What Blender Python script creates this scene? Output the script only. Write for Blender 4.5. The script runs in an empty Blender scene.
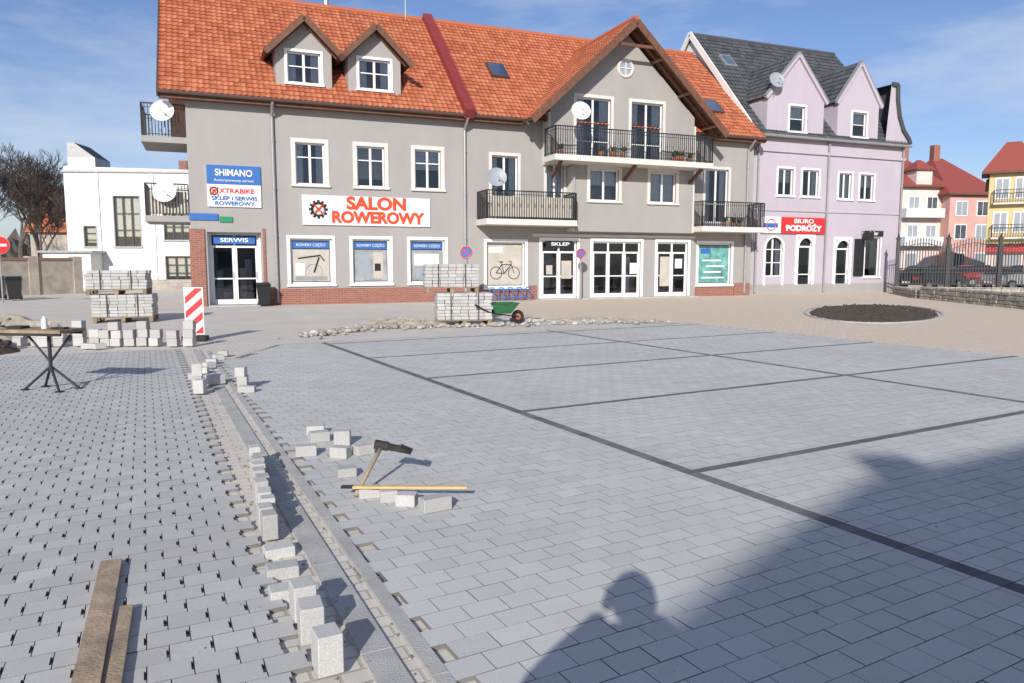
import bpy, math, random
from mathutils import Vector, Matrix, noise
random.seed(7)
R=math.radians
scene=bpy.context.scene
scene.view_settings.view_transform='Standard'; scene.view_settings.look='None'; scene.view_settings.exposure=0
SUN_EL,SUN_AZ=24.3,9.0   # shadow travels toward azimuth 9 deg right of +Y

# ------------------------------------------------------------------ materials
MATS={}
def nt(name):
    m=bpy.data.materials.new(name); m.use_nodes=True
    n=m.node_tree.nodes; l=m.node_tree.links
    return m,n,l,n['Principled BSDF']
def N(n,t,**k):
    x=n.new(t)
    for a,b in k.items():
        if hasattr(x,a): setattr(x,a,b)
        else: x.inputs[a.replace('_',' ')].default_value=b
    return x
def mat(name,col,rough=.8,var=.12,scale=3.0,bump=.0,bscale=60,metal=0,spec=None,col2=None,streak=False):
    m,n,l,p=nt(name)
    tc=N(n,'ShaderNodeTexCoord')
    no=N(n,'ShaderNodeTexNoise'); no.inputs['Scale'].default_value=scale; no.inputs['Detail'].default_value=5; no.inputs['Roughness'].default_value=.62
    if streak:
        mp=N(n,'ShaderNodeMapping'); mp.inputs['Scale'].default_value=(1,1,.45)
        l.new(tc.outputs['Object'],mp.inputs[0]); l.new(mp.outputs[0],no.inputs['Vector'])
    else: l.new(tc.outputs['Object'],no.inputs['Vector'])
    cr=N(n,'ShaderNodeValToRGB')
    c=Vector(col); d=Vector(col2) if col2 else c*(1-var*1.6)
    cr.color_ramp.elements[0].position=.3; cr.color_ramp.elements[1].position=.7
    cr.color_ramp.elements[0].color=(*d,1); cr.color_ramp.elements[1].color=(*(c*(1+var*.5)),1)
    l.new(no.outputs['Fac'],cr.inputs[0]); l.new(cr.outputs[0],p.inputs['Base Color'])
    p.inputs['Roughness'].default_value=rough; p.inputs['Metallic'].default_value=metal
    if spec is not None: p.inputs['Specular IOR Level'].default_value=spec
    if bump:
        n2=N(n,'ShaderNodeTexNoise'); n2.inputs['Scale'].default_value=bscale; n2.inputs['Detail'].default_value=3
        l.new(tc.outputs['Object'],n2.inputs['Vector'])
        b=N(n,'ShaderNodeBump'); b.inputs['Strength'].default_value=bump; b.inputs['Distance'].default_value=.01
        l.new(n2.outputs['Fac'],b.inputs['Height']); l.new(b.outputs[0],p.inputs['Normal'])
    MATS[name]=m; return m
def tonemat(name,ca,cb,rough=.85,grain=.25,gscale=220,stain=.25,bump=.35,stainc=(.44,.40,.34)):
    """colour chosen per block by the 'tone' face attribute, + grain and stains"""
    m,n,l,p=nt(name)
    at=N(n,'ShaderNodeAttribute'); at.attribute_name='tone'
    tc=N(n,'ShaderNodeTexCoord')
    mx=N(n,'ShaderNodeMix',data_type='RGBA'); mx.inputs[6].default_value=(*ca,1); mx.inputs[7].default_value=(*cb,1)
    l.new(at.outputs['Fac'],mx.inputs[0])
    g=N(n,'ShaderNodeTexNoise'); g.inputs['Scale'].default_value=gscale; g.inputs['Detail'].default_value=2
    l.new(tc.outputs['Object'],g.inputs['Vector'])
    gm=N(n,'ShaderNodeMapRange'); gm.inputs[1].default_value=.3; gm.inputs[2].default_value=.7; gm.inputs[3].default_value=1-grain; gm.inputs[4].default_value=1+grain
    l.new(g.outputs['Fac'],gm.inputs[0])
    mu=N(n,'ShaderNodeMix',data_type='RGBA',blend_type='MULTIPLY'); mu.inputs[0].default_value=1
    l.new(mx.outputs[2],mu.inputs[6]); l.new(gm.outputs[0],mu.inputs[7])
    s=N(n,'ShaderNodeTexNoise'); s.inputs['Scale'].default_value=.9; s.inputs['Detail'].default_value=6; s.inputs['Roughness'].default_value=.72
    l.new(tc.outputs['Object'],s.inputs['Vector'])
    sm=N(n,'ShaderNodeMapRange'); sm.inputs[1].default_value=.48; sm.inputs[2].default_value=.75; sm.inputs[3].default_value=0; sm.inputs[4].default_value=stain*2
    l.new(s.outputs['Fac'],sm.inputs[0])
    m2=N(n,'ShaderNodeMix',data_type='RGBA'); l.new(sm.outputs[0],m2.inputs[0]); l.new(mu.outputs[2],m2.inputs[6]); m2.inputs[7].default_value=(*stainc,1)
    l.new(m2.outputs[2],p.inputs['Base Color']); p.inputs['Roughness'].default_value=rough; p.inputs['Specular IOR Level'].default_value=.3
    b=N(n,'ShaderNodeBump'); b.inputs['Strength'].default_value=bump; b.inputs['Distance'].default_value=.004
    l.new(g.outputs['Fac'],b.inputs['Height']); l.new(b.outputs[0],p.inputs['Normal'])
    MATS[name]=m
def brickmat(name,c1,c2,mortar,bw,bh,ms=.01,rot=0,vertical=False,rough=.85,stain=.3,bumpd=.006,stc=None,sq=1):
    m,n,l,p=nt(name)
    tc=N(n,'ShaderNodeTexCoord'); mp=N(n,'ShaderNodeMapping')
    mp.inputs['Rotation'].default_value=(R(90) if vertical else 0,0,R(rot))
    l.new(tc.outputs['Object'],mp.inputs[0])
    br=N(n,'ShaderNodeTexBrick'); br.inputs['Color1'].default_value=(*c1,1); br.inputs['Color2'].default_value=(*c2,1); br.inputs['Mortar'].default_value=(*mortar,1)
    br.inputs['Scale'].default_value=1; br.inputs['Brick Width'].default_value=bw; br.inputs['Row Height'].default_value=bh; br.inputs['Mortar Size'].default_value=ms; br.inputs['Mortar Smooth'].default_value=.3; br.inputs['Bias'].default_value=0
    l.new(mp.outputs[0],br.inputs['Vector'])
    s=N(n,'ShaderNodeTexNoise'); s.inputs['Scale'].default_value=.6; s.inputs['Detail'].default_value=6; s.inputs['Roughness'].default_value=.7
    l.new(tc.outputs['Object'],s.inputs['Vector'])
    sm=N(n,'ShaderNodeMapRange'); sm.inputs[1].default_value=.42; sm.inputs[2].default_value=.7; sm.inputs[3].default_value=0; sm.inputs[4].default_value=stain
    l.new(s.outputs['Fac'],sm.inputs[0])
    mx=N(n,'ShaderNodeMix',data_type='RGBA'); l.new(sm.outputs[0],mx.inputs[0]); l.new(br.outputs[0],mx.inputs[6])
    mx.inputs[7].default_value=(*(stc or [x*.6 for x in c1]),1)
    l.new(mx.outputs[2],p.inputs['Base Color']); p.inputs['Roughness'].default_value=rough
    b=N(n,'ShaderNodeBump'); b.inputs['Strength'].default_value=.6; b.inputs['Distance'].default_value=bumpd; b.invert=True
    l.new(br.outputs['Fac'],b.inputs['Height']); l.new(b.outputs[0],p.inputs['Normal'])
    MATS[name]=m
def glassmat():
    m=bpy.data.materials.new('window_glass'); m.use_nodes=True; n=m.node_tree.nodes; l=m.node_tree.links; n.clear()
    o=N(n,'ShaderNodeOutputMaterial'); g=N(n,'ShaderNodeBsdfGlossy'); g.inputs['Roughness'].default_value=.02; g.inputs['Color'].default_value=(.85,.9,.95,1)
    t=N(n,'ShaderNodeBsdfTransparent'); t.inputs['Color'].default_value=(.86,.90,.92,1)
    f=N(n,'ShaderNodeFresnel'); f.inputs['IOR'].default_value=1.85
    x=N(n,'ShaderNodeMixShader'); l.new(f.outputs[0],x.inputs[0]); l.new(t.outputs[0],x.inputs[1]); l.new(g.outputs[0],x.inputs[2]); l.new(x.outputs[0],o.inputs[0])
    tc=N(n,'ShaderNodeTexCoord'); no=N(n,'ShaderNodeTexNoise'); no.inputs['Scale'].default_value=1.2; b=N(n,'ShaderNodeBump'); b.inputs['Strength'].default_value=.12; b.inputs['Distance'].default_value=.02
    l.new(tc.outputs['Object'],no.inputs['Vector']); l.new(no.outputs['Fac'],b.inputs['Height']); l.new(b.outputs[0],g.inputs['Normal'])
    MATS['glass']=m
glassmat()
mat('stucco_grey',(.35,.33,.315),.9,.06,.8,.5,90,streak=True)
mat('stucco_cream',(.64,.61,.56),.85,.06,2,.2,60,streak=True)
mat('stucco_lilac',(.46,.41,.46),.9,.05,.8,.4,90,streak=True)
mat('stucco_white',(.74,.74,.72),.9,.06,.8,.3,60,streak=True)
mat('stucco_pink',(.62,.36,.31),.9,.08,1.0,.3,60)
mat('stucco_palepink',(.72,.58,.53),.9,.08,1.0,.3,60)
mat('stucco_yellow',(.62,.50,.25),.9,.08,1.0,.3,60)
mat('stucco_old',(.42,.37,.31),.95,.3,1.6,.7,30,col2=(.26,.23,.20))
mat('frame_white',(.80,.80,.79),.4,.03,5)
mat('curtain',(.80,.80,.79),.9,.12,9)
mat('curtain2',(.62,.57,.48),.9,.12,9)
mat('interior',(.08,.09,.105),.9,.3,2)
mat('metal_dark',(.025,.025,.027),.5,.2,8)
mat('metal_grey',(.34,.34,.34),.45,.1,6,metal=.3)
mat('gutter_brown',(.10,.055,.045),.5,.1,6)
mat('wood_brown',(.16,.07,.04),.7,.25,6,.3,40)
mat('flash_red',(.24,.035,.035),.5,.15,3)
mat('sign_white',(.80,.80,.79),.4,.02,5)
mat('sign_red',(.62,.03,.03),.4,.03,5)
mat('sign_blue',(.035,.14,.42),.4,.03,5)
mat('sign_black',(.02,.02,.022),.4,.03,5)
mat('sign_green',(.02,.25,.12),.4,.03,5)
mat('sign_orange',(.68,.07,.02),.4,.03,5)
mat('poster_beige',(.50,.46,.40),.6,.12,2.5)
mat('poster_grey',(.36,.36,.36),.6,.3,2.0)
mat('poster_teal',(.16,.42,.38),.6,.4,2.5)
mat('dish_white',(.70,.70,.69),.4,.05,5)
mat('dish_grey',(.30,.33,.36),.5,.05,5)
mat('wood_plank',(.42,.31,.21),.85,.3,7,.5,80,col2=(.24,.18,.13))
mat('wood_yellow',(.62,.45,.18),.6,.1,9)
mat('wood_pallet',(.33,.24,.15),.9,.3,5,.3,60)
mat('iron',(.06,.055,.05),.55,.3,20,metal=.6)
mat('soil',(.085,.06,.045),1,.3,6,1,30,col2=(.04,.03,.023))
mat('sand',(.19,.182,.17),1,.2,5,.6,80,col2=(.13,.125,.115))
mat('joint_shade',(.20,.195,.185),1,.2,5)  # dark paver sides: joint shade put into the colour, subdues sunlit edges
mat('sand_loose',(.40,.35,.28),1,.2,3,1,60,col2=(.25,.22,.18))
mat('sand_dark',(.15,.14,.13),1,.3,5,1,80)
mat('kerb_concrete',(.46,.45,.43),.9,.15,4,.6,120)
mat('rubble',(.38,.345,.29),.95,.35,4,.8,40,col2=(.20,.18,.15))
mat('stone_wall',(.42,.39,.33),.95,.35,3.5,1,14,col2=(.22,.20,.175))
mat('bark',(.13,.105,.09),.95,.3,5)
mat('haze_trees',(.13,.12,.11),1,.3,.3)
mat('rubber',(.02,.02,.02),.8,.2,10)
mat('blue_paint',(.03,.15,.42),.4,.1,10)
mat('green_paint',(.04,.16,.07),.5,.2,10)
mat('car_dark',(.04,.045,.06),.25,.05,3)
mat('car_silver',(.45,.46,.47),.3,.05,3,metal=.5)
mat('car_red',(.35,.03,.03),.25,.05,3)
mat('skin',(.55,.34,.25),.6,.08,20)
mat('hair',(.05,.035,.025),.8,.3,40)
mat('jacket',(.05,.06,.09),.85,.2,20,.3,200)
mat('trousers',(.07,.08,.12),.9,.2,20)
mat('plastic_black',(.015,.015,.017),.4,.05,10)
mat('evergreen',(.05,.075,.03),.9,.5,4)
mat('pot_clay',(.35,.13,.07),.8,.1,8)
tonemat('paver_grey',(.475,.472,.46),(.565,.56,.545),grain=.16)
tonemat('paver_left',(.43,.427,.417),(.53,.526,.512),stain=.3,grain=.18)
tonemat('paver_dark',(.10,.10,.105),(.17,.17,.172),stain=.12)
tonemat('block_new',(.38,.375,.36),(.52,.51,.49),stain=.1)
tonemat('tile_orange',(.38,.105,.05),(.55,.20,.10),rough=.6,grain=.15,gscale=30,stain=.15,bump=.1,stainc=(.20,.07,.045))
tonemat('tile_slate',(.055,.06,.065),(.10,.105,.115),rough=.6,grain=.15,gscale=30,stain=.1,bump=.1,stainc=(.10,.10,.09))
tonemat('tile_red',(.24,.055,.045),(.34,.09,.07),rough=.6,grain=.15,gscale=30,stain=.1,bump=.1,stainc=(.2,.07,.06))
brickmat('brick_red',(.34,.115,.075),(.25,.085,.06),(.30,.26,.22),.25,.077,.008,vertical=True)
brickmat('tan_setts',(.69,.565,.43),(.62,.51,.395),(.47,.39,.30),.20,.10,.006,rot=-22.4,stain=.5,stc=(.60,.52,.43))
brickmat('street_setts',(.60,.57,.52),(.53,.50,.46),(.38,.35,.31),.2,.1,.008,rot=-26,stain=.8,stc=(.66,.58,.47))
mat('ground',(.36,.34,.30),.95,.25,.5,.5,10)

# ------------------------------------------------------------------ mesh builder
class MB:
    def __init__(s): s.v=[];s.f=[];s.m=[];s.t=[];s.ml=[]
    def mi(s,m):
        if m not in s.ml: s.ml.append(m)
        return s.ml.index(m)
    def poly(s,pts,m,tone=.5):
        b=len(s.v); s.v+=[tuple(p) for p in pts]; s.f.append(tuple(range(b,b+len(pts)))); s.m.append(s.mi(m)); s.t.append(tone)
    def faces(s,vs,fs,m,tone=.5):
        b=len(s.v); s.v+=[tuple(p) for p in vs]; k=s.mi(m)
        for f in fs: s.f.append(tuple(i+b for i in f)); s.m.append(k); s.t.append(tone)
    def box(s,x0,x1,y0,y1,z0,z1,m,tone=.5,M=None):
        vs=[(x,y,z) for z in(z0,z1) for x,y in((x0,y0),(x1,y0),(x1,y1),(x0,y1))]
        if M is not None: vs=[M@Vector(v) for v in vs]
        s.faces(vs,[(3,2,1,0),(4,5,6,7),(0,1,5,4),(1,2,6,5),(2,3,7,6),(3,0,4,7)],m,tone)
    def cbox(s,sx,sy,sz,c,m,M,tone=.5):
        """chamfered block centred on origin, transformed by M"""
        hx,hy,hz=sx/2,sy/2,sz/2
        vs=[];fs=[]
        for (z,i) in((-hz,c),(-hz+c,0),(hz-c,0),(hz,c)):
            a,b=hx-i,hy-i
            vs+=[(a-c,-b,z),(a,-b+c,z),(a,b-c,z),(a-c,b,z),(-a+c,b,z),(-a,b-c,z),(-a,-b+c,z),(-a+c,-b,z)]
        for r in range(3):
            for i in range(8):
                j=(i+1)%8; fs.append((r*8+i,r*8+j,r*8+8+j,r*8+8+i))
        fs.append(tuple(range(7,-1,-1))); fs.append(tuple(range(24,32)))
        s.faces([M@Vector(v) for v in vs],fs,m,tone)
    def cyl(s,p0,p1,r0,r1,n,m,caps=True,tone=.5):
        p0=Vector(p0);p1=Vector(p1);d=(p1-p0).normalized()
        a=d.orthogonal().normalized();b=d.cross(a); vs=[];fs=[]
        for p,r in((p0,r0),(p1,r1)):
            for i in range(n):
                t=2*math.pi*i/n; vs.append(p+(a*math.cos(t)+b*math.sin(t))*r)
        for i in range(n):
            j=(i+1)%n; fs.append((i,j,n+j,n+i))
        if caps: fs+= [tuple(range(n-1,-1,-1)),tuple(range(n,2*n))]
        s.faces(vs,fs,m,tone)
    def beam(s,p0,p1,w,h,m,up=(0,0,1)):
        p0=Vector(p0);p1=Vector(p1);d=(p1-p0).normalized();u=Vector(up); a=d.cross(u).normalized(); c=a.cross(d)
        vs=[p+a*(i*w/2)+c*(j*h/2) for p in(p0,p1) for i,j in((-1,-1),(1,-1),(1,1),(-1,1))]
        s.faces(vs,[(3,2,1,0),(4,5,6,7),(0,1,5,4),(1,2,6,5),(2,3,7,6),(3,0,4,7)],m)
    def ring(s,c,r,t,ax,m,n=28,k=5):
        c=Vector(c);ax=Vector(ax).normalized();a=ax.orthogonal().normalized();b=ax.cross(a);vs=[];fs=[]
        for i in range(n):
            q=2*math.pi*i/n; d=a*math.cos(q)+b*math.sin(q)
            for j in range(k):
                w=2*math.pi*j/k; vs.append(c+d*(r+t*math.cos(w))+ax*(t*math.sin(w)))
        for i in range(n):
            for j in range(k):
                fs.append((i*k+j,((i+1)%n)*k+j,((i+1)%n)*k+(j+1)%k,i*k+(j+1)%k))
        s.faces(vs,fs,m)
    def obj(s,name,parent=None,loc=(0,0,0),rz=0,smooth=False):
        me=bpy.data.meshes.new(name); me.from_pydata(s.v,[],s.f); 
        for m in s.ml: me.materials.append(MATS[m])
        me.polygons.foreach_set('material_index',s.m)
        a=me.attributes.new('tone','FLOAT','FACE'); a.data.foreach_set('value',s.t)
        if smooth: me.polygons.foreach_set('use_smooth',[True]*len(s.f))
        me.update()
        o=bpy.data.objects.new(name,me); scene.collection.objects.link(o)
        if parent: o.parent=parent
        else: o.location=loc; o.rotation_euler[2]=rz
        return o
def empty(name,loc=(0,0,0),rz=0):
    e=bpy.data.objects.new(name,None); e.empty_display_size=.3; e.location=loc; e.rotation_euler[2]=rz; scene.collection.objects.link(e); return e
def text(name,body,size,m,parent,loc,width=None,bold=0.0,rot=(R(90),0,0),ext=.008):
    c=bpy.data.curves.new(name,'FONT'); c.body=body; c.size=size; c.extrude=ext; c.offset=bold; c.align_x='CENTER'; c.align_y='CENTER'
    o=bpy.data.objects.new(name,c); scene.collection.objects.link(o)
    bpy.context.view_layer.update()
    if width:
        w=o.dimensions[0]
        if w>0: o.scale=(width/w,1,1)
    c.materials.append(MATS[m]); o.parent=parent; o.location=loc; o.rotation_euler=rot
    return o

# ------------------------------------------------------------------ architecture helpers (local: x along, y inwards, z up)
def clip(poly,a,b):
    out=[]
    for i in range(len(poly)):
        p=poly[i];q=poly[(i+1)%len(poly)]
        sd=lambda r:(b[0]-a[0])*(r[1]-a[1])-(b[1]-a[1])*(r[0]-a[0])
        sp_,sq=sd(p),sd(q)
        if sp_>=-1e-9: out.append(p)
        if (sp_>1e-9 and sq<-1e-9) or (sp_<-1e-9 and sq>1e-9):
            t=sp_/(sp_-sq); out.append((p[0]+(q[0]-p[0])*t,p[1]+(q[1]-p[1])*t))
    return out
def wall(B,outline,ops,y,m,depth=.18):
    """outline convex CCW polygon in (x,z); ops=(x0,x1,z0,z1)"""
    xs=sorted(set([p[0] for p in outline]+[o[i] for o in ops for i in(0,1)]))
    zs=sorted(set([p[1] for p in outline]+[o[i] for o in ops for i in(2,3)]))
    for i in range(len(xs)-1):
        for j in range(len(zs)-1):
            a,b,c,d=xs[i],xs[i+1],zs[j],zs[j+1]
            if b-a<1e-6 or d-c<1e-6: continue
            cx,cz=(a+b)/2,(c+d)/2
            if any(o[0]<cx<o[1] and o[2]<cz<o[3] for o in ops): continue
            P=[(a,c),(b,c),(b,d),(a,d)]
            for k in range(len(outline)):
                P=clip(P,outline[k],outline[(k+1)%len(outline)])
                if len(P)<3: break
            if len(P)>=3: B.poly([(p[0],y,p[1]) for p in P],m)
    for (a,b,c,d) in ops:
        e=y+depth
        B.poly([(a,y,c),(a,y,d),(a,e,d),(a,e,c)],m); B.poly([(b,y,c),(b,e,c),(b,e,d),(b,y,d)],m)
        B.poly([(a,y,d),(b,y,d),(b,e,d),(a,e,d)],m); B.poly([(a,y,c),(a,e,c),(b,e,c),(b,y,c)],m)
def window(B,x0,x1,z0,z1,y,cols=2,trans=None,sur=.13,sm='stucco_cream',curt='side',sill=True,fm='frame_white',fw=.06,muntin=True):
    if sur:
        B.box(x0-sur,x0,y-.03,y+.02,z0,z1,sm);B.box(x1,x1+sur,y-.03,y+.02,z0,z1,sm);B.box(x0-sur,x1+sur,y-.032,y+.02,z1,z1+sur,sm)
        if sill: B.box(x0-sur-.03,x1+sur+.03,y-.09,y+.02,z0-.09,z0,sm)
    a,b=y+.10,y+.16
    B.box(x0,x0+fw,a,b,z0,z1,fm);B.box(x1-fw,x1,a,b,z0,z1,fm);B.box(x0+fw,x1-fw,a,b,z1-fw,z1,fm);B.box(x0+fw,x1-fw,a,b,z0,z0+fw,fm)
    for i in range(1,cols):
        xm=x0+(x1-x0)*i/cols; B.box(xm-.045,xm+.045,a+.002,b-.002,z0+fw,z1-fw,fm)
    if trans:
        for t in trans:
            zm=z0+(z1-z0)*t; B.box(x0+fw,x1-fw,a+.006,b-.006,zm-.02,zm+.02,fm)
    B.poly([(x0+fw,y+.13,z0+fw),(x1-fw,y+.13,z0+fw),(x1-fw,y+.13,z1-fw),(x0+fw,y+.13,z1-fw)],'glass')
    w=x1-x0;h=z1-z0;yc=y+.22
    def drape(a,b,zb,mm='curtain'):
        n=max(3,int((b-a)/.06)); 
        for i in range(n):
            p=a+(b-a)*i/n;q=a+(b-a)*(i+1)/n; o=.03*(i%2);o2=.03*((i+1)%2)
            B.poly([(p,yc+o,zb),(q,yc+o2,zb),(q,yc+o2,z1),(p,yc+o,z1)],mm)
    if curt=='side': drape(x0,x0+w*.28,z0);drape(x1-w*.28,x1,z0)
    elif curt=='top': drape(x0,x1,z0+h*.5)
    elif curt=='full': drape(x0,x1,z0)
    elif curt=='beige': drape(x0,x1,z0+h*.2,'curtain2')
    elif curt=='blind': B.poly([(x0,yc,z0+h*.45),(x1,yc,z0+h*.45),(x1,yc,z1),(x0,yc,z1)],'curtain')
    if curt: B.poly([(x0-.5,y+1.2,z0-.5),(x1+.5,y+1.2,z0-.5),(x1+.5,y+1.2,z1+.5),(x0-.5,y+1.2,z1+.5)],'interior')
def railing(B,pts,z0,h,sp=.11,m='metal_dark',t=.012,orn=True):
    for i in range(len(pts)-1):
        p=Vector((*pts[i],0));q=Vector((*pts[i+1],0));L=(q-p).length;n=max(1,round(L/sp))
        for zz,ww in((z0+.08,.025),(z0+h,.045)): B.beam(p+Vector((0,0,zz)),q+Vector((0,0,zz)),ww,ww,m)
        if orn: B.beam(p+Vector((0,0,z0+h-.14)),q+Vector((0,0,z0+h-.14)),.02,.02,m)
        for k in range(n+1):
            c=p.lerp(q,k/n); r=t*(1.8 if k in(0,n) else 1)
            B.box(c.x-r,c.x+r,c.y-r,c.y+r,z0,z0+h-.02,m)
            if orn and k<n and k%3==1:
                c2=p.lerp(q,(k+.5)/n); B.ring((c2.x,c2.y,z0+h*.5),sp*.42,.008,(q-p).cross(Vector((0,0,1))),m,8,3)
def tiles(B,O,U,W,V,L,m,tw=.24,th=.34,amp=.028,step=.035,seg=5):
    O=Vector(O);U=Vector(U).normalized();V=Vector(V).normalized();Nn=U.cross(V).normalized()
    if Nn.z<0: Nn=-Nn
    nc=max(1,round(W/tw));nr=max(1,round(L/th));tw=W/nc;th=L/nr
    vs=[];fs=[];ts=[];cw=nc*seg+1
    for r in range(nr):
        for e in(0,1):
            for c in range(cw):
                ph=(c%seg)/seg; h=amp*(.5+.5*math.cos(2*math.pi*ph))+ (step if e==0 else 0)
                p=O+U*(c*tw/seg)+V*(th*(r+e)+(0 if e==0 else .02))+Nn*h
                if e==0: p=p+V*(noise.noise(Vector((c//seg*3.1,r*7.7,W)))*.006)
                vs.append(p)
    rnd=random.Random(int(W*100)+int(L*10))
    tv=[[rnd.random() for _ in range(nc)] for _ in range(nr)]
    for r in range(nr):
        b=r*2*cw
        for c in range(cw-1):
            fs.append((b+c,b+c+1,b+cw+c+1,b+cw+c)); ts.append(tv[r][c//seg])
            if r>0: 
                fs.append((b-cw+c,b-cw+c+1,b+c+1,b+c)); ts.append(tv[r][c//seg]*.6)
    b0=len(B.v);B.v+=[tuple(v) for v in vs];k=B.mi(m)
    for f,t in zip(fs,ts): B.f.append(tuple(i+b0 for i in f));B.m.append(k);B.t.append(t)
    o=O-Nn*.06; B.poly([o,o+U*W,o+U*W+V*L,o+V*L],'wood_brown')
    B.poly([O,O+U*W,O+U*W-Nn*.06,O-Nn*.06],'wood_brown')
def bike(B,x,z,y,s,m='sign_black'):
    B.ring((x-.52*s,y,z),.33*s,.02*s,(0,1,0),m,24,4);B.ring((x+.52*s,y,z),.33*s,.02*s,(0,1,0),m,24,4)
    P={'r':(x-.52*s,y,z),'f':(x+.52*s,y,z),'b':(x-.06*s,y,z-.03*s),'s':(x-.2*s,y,z+.45*s),'h':(x+.36*s,y,z+.45*s),'s2':(x-.24*s,y,z+.58*s),'h2':(x+.33*s,y,z+.6*s)}
    for a,b in(('r','b'),('r','s'),('b','s2'),('s','h'),('b','h'),('h2','f')): B.cyl(P[a],P[b],.022*s,.022*s,5,m)
    B.cyl((x-.34*s,y,z+.6*s),(x-.12*s,y,z+.6*s),.03*s,.03*s,5,m);B.cyl((x+.22*s,y,z+.62*s),(x+.42*s,y,z+.6*s),.02*s,.02*s,5,m)
def dish(parent,name,c,r,m,ax=(-.2,-1,.35)):
    B=MB();c=Vector(c);ax=Vector(ax).normalized();a=ax.orthogonal().normalized();b=ax.cross(a);n=24;vs=[];fs=[]
    for j in range(5):
        rr=r*j/4
        for i in range(n):
            q=2*math.pi*i/n; vs.append(c+(a*math.cos(q)+b*math.sin(q))*rr+ax*(.22*rr*rr/r))
    for j in range(4):
        for i in range(n): fs.append((j*n+i,j*n+(i+1)%n,(j+1)*n+(i+1)%n,(j+1)*n+i))
    B.faces(vs,fs,m); B.ring(c+ax*.22*r,r,.012,ax,m)
    lo=c+b*(-r if b.z>0 else r)*.95+ax*.2*r; lnb=c+ax*(r*1.0)-Vector((0,0,.25*r))
    B.cyl(lo,lnb,.012,.012,6,'metal_grey'); B.cyl(lnb,lnb+(c-lnb).normalized()*.1,.035,.03,8,'metal_grey')
    B.cyl(c,c-ax*.2,.025,.025,6,'metal_grey');B.cyl(c-ax*.2,c-ax*.2-Vector((0,0,r+.25)),.02,.02,6,'metal_grey')
    return B.obj(name,parent)

# ================================================================== MAIN APARTMENT BUILDING
F1=empty('apartment_building',(-11.82,27.5,0),R(22.4)); LEN=25.7;DEP=11.0;EV=7.9
B=MB()
up=[(3.8,4.9,4.62,6.2),(6.15,7.25,4.62,6.2),(8.5,9.6,4.62,6.2)]
bd=[(11.85,13.05,3.55,6.15),(14.42,15.25,3.55,6.15),(22.85,24.2,3.55,6.1)]
shop=[(3.5,5.1,.78,2.55),(5.9,7.4,.78,2.55),(8.25,9.75,.78,2.55),(11.6,13.4,.55,2.5),(14.15,16.0,.03,2.6),(16.7,19.35,.03,2.6),(20.15,22.0,.03,2.6),(22.55,24.5,.55,2.55)]
ent=[(.55,2.45,.03,2.75)]
wall(B,[(0,-.1),(LEN,-.1),(LEN,EV),(0,EV)],up+bd+shop+ent,0,'stucco_grey')
rz=13.0
B.poly([(0,0,-.1),(0,0,EV),(0,5.5,rz-.1),(0,DEP,EV),(0,DEP,-.1)],'stucco_grey')
B.poly([(LEN,0,-.1),(LEN,DEP,-.1),(LEN,DEP,EV),(LEN,5.5,rz-.1),(LEN,0,EV)],'stucco_grey')
B.poly([(0,DEP,-.1),(0,DEP,EV),(LEN,DEP,EV),(LEN,DEP,-.1)],'stucco_grey')
for z in(3.0,5.95): B.poly([(.2,.2,z),(LEN-.2,.2,z),(LEN-.2,DEP-.2,z),(.2,DEP-.2,z)],'interior')
for x in(.55,2.45): B.poly([(x,.18,0),(x,.5,0),(x,.5,2.75),(x,.18,2.75)],'stucco_grey')
AX,AZ,SL=17.95,11.72,.917
bay1=[(16.25,17.7,4.35,5.72),(19.35,20.75,4.35,5.72)]
wall(B,[(15.5,3.0),(21.7,3.0),(21.7,5.85),(15.5,5.85)],bay1,-.6,'stucco_grey')
for x,d in((15.5,1),(21.7,1)): B.poly([(x,-.6,3.0),(x,0,3.0),(x,0,5.85),(x,-.6,5.85)],'stucco_grey')
B.poly([(15.5,-.6,3.0),(21.7,-.6,3.0),(21.7,0,3.0),(15.5,0,3.0)],'stucco_cream')
bay2=[(15.55,17.25,6.12,8.75),(18.3,19.95,6.12,8.75)]
out=[(14.3,5.85),(21.7,5.85),(21.7,AZ-SL*3.75),(AX,AZ),(14.3,AZ-SL*3.65)]
wall(B,out,bay2,-.6,'stucco_grey')
for x in(14.3,21.7): B.poly([(x,-.6,5.85),(x,.6,5.85),(x,.6,8.2),(x,-.6,8.2)],'stucco_grey')
B.poly([(14.3,-.6,5.85),(21.7,-.6,5.85),(21.7,0,5.85),(14.3,0,5.85)],'stucco_cream')
B.obj('walls',F1)
B=MB()
for a,b in((2.6,3.35),(5.3,5.72),(7.6,8.05),(9.95,11.4),(13.6,13.95)): B.box(a,b,-.06,.01,-.05,.62,'brick_red')
for a,b in((3.35,5.3),(5.72,7.6),(8.05,9.95)): B.box(a,b,-.058,.01,-.05,.60,'brick_red')
B.box(11.4,13.6,-.058,.01,-.05,.42,'brick_red');B.box(22.4,24.65,-.058,.01,-.05,.42,'brick_red');B.box(24.7,25.68,-.06,.01,-.05,.6,'brick_red')
B.box(-.06,.46,-.07,.5,-.05,2.86,'brick_red'); B.box(2.5,2.6,-.05,.01,-.05,2.9,'brick_red')
B.box(13.75,22.3,-.05,.01,2.76,2.88,'stucco_cream')
B.box(14.22,14.3,-.62,.0,5.85,8.0,'stucco_cream'); B.box(15.42,15.5,-.62,.0,3.0,5.83,'stucco_cream'); B.box(21.7,21.78,-.62,.0,3.0,7.9,'stucco_cream')
B.obj('brick_plinth_and_trim',F1)
B=MB()
for i,o in enumerate(up): window(B,*o,0,2,[.66],curt=['side','beige','top'][i],sur=.16)
for i,o in enumerate(bd): window(B,*o,0,2,[.35],curt=['side','full','side'][i],sill=False)
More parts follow.
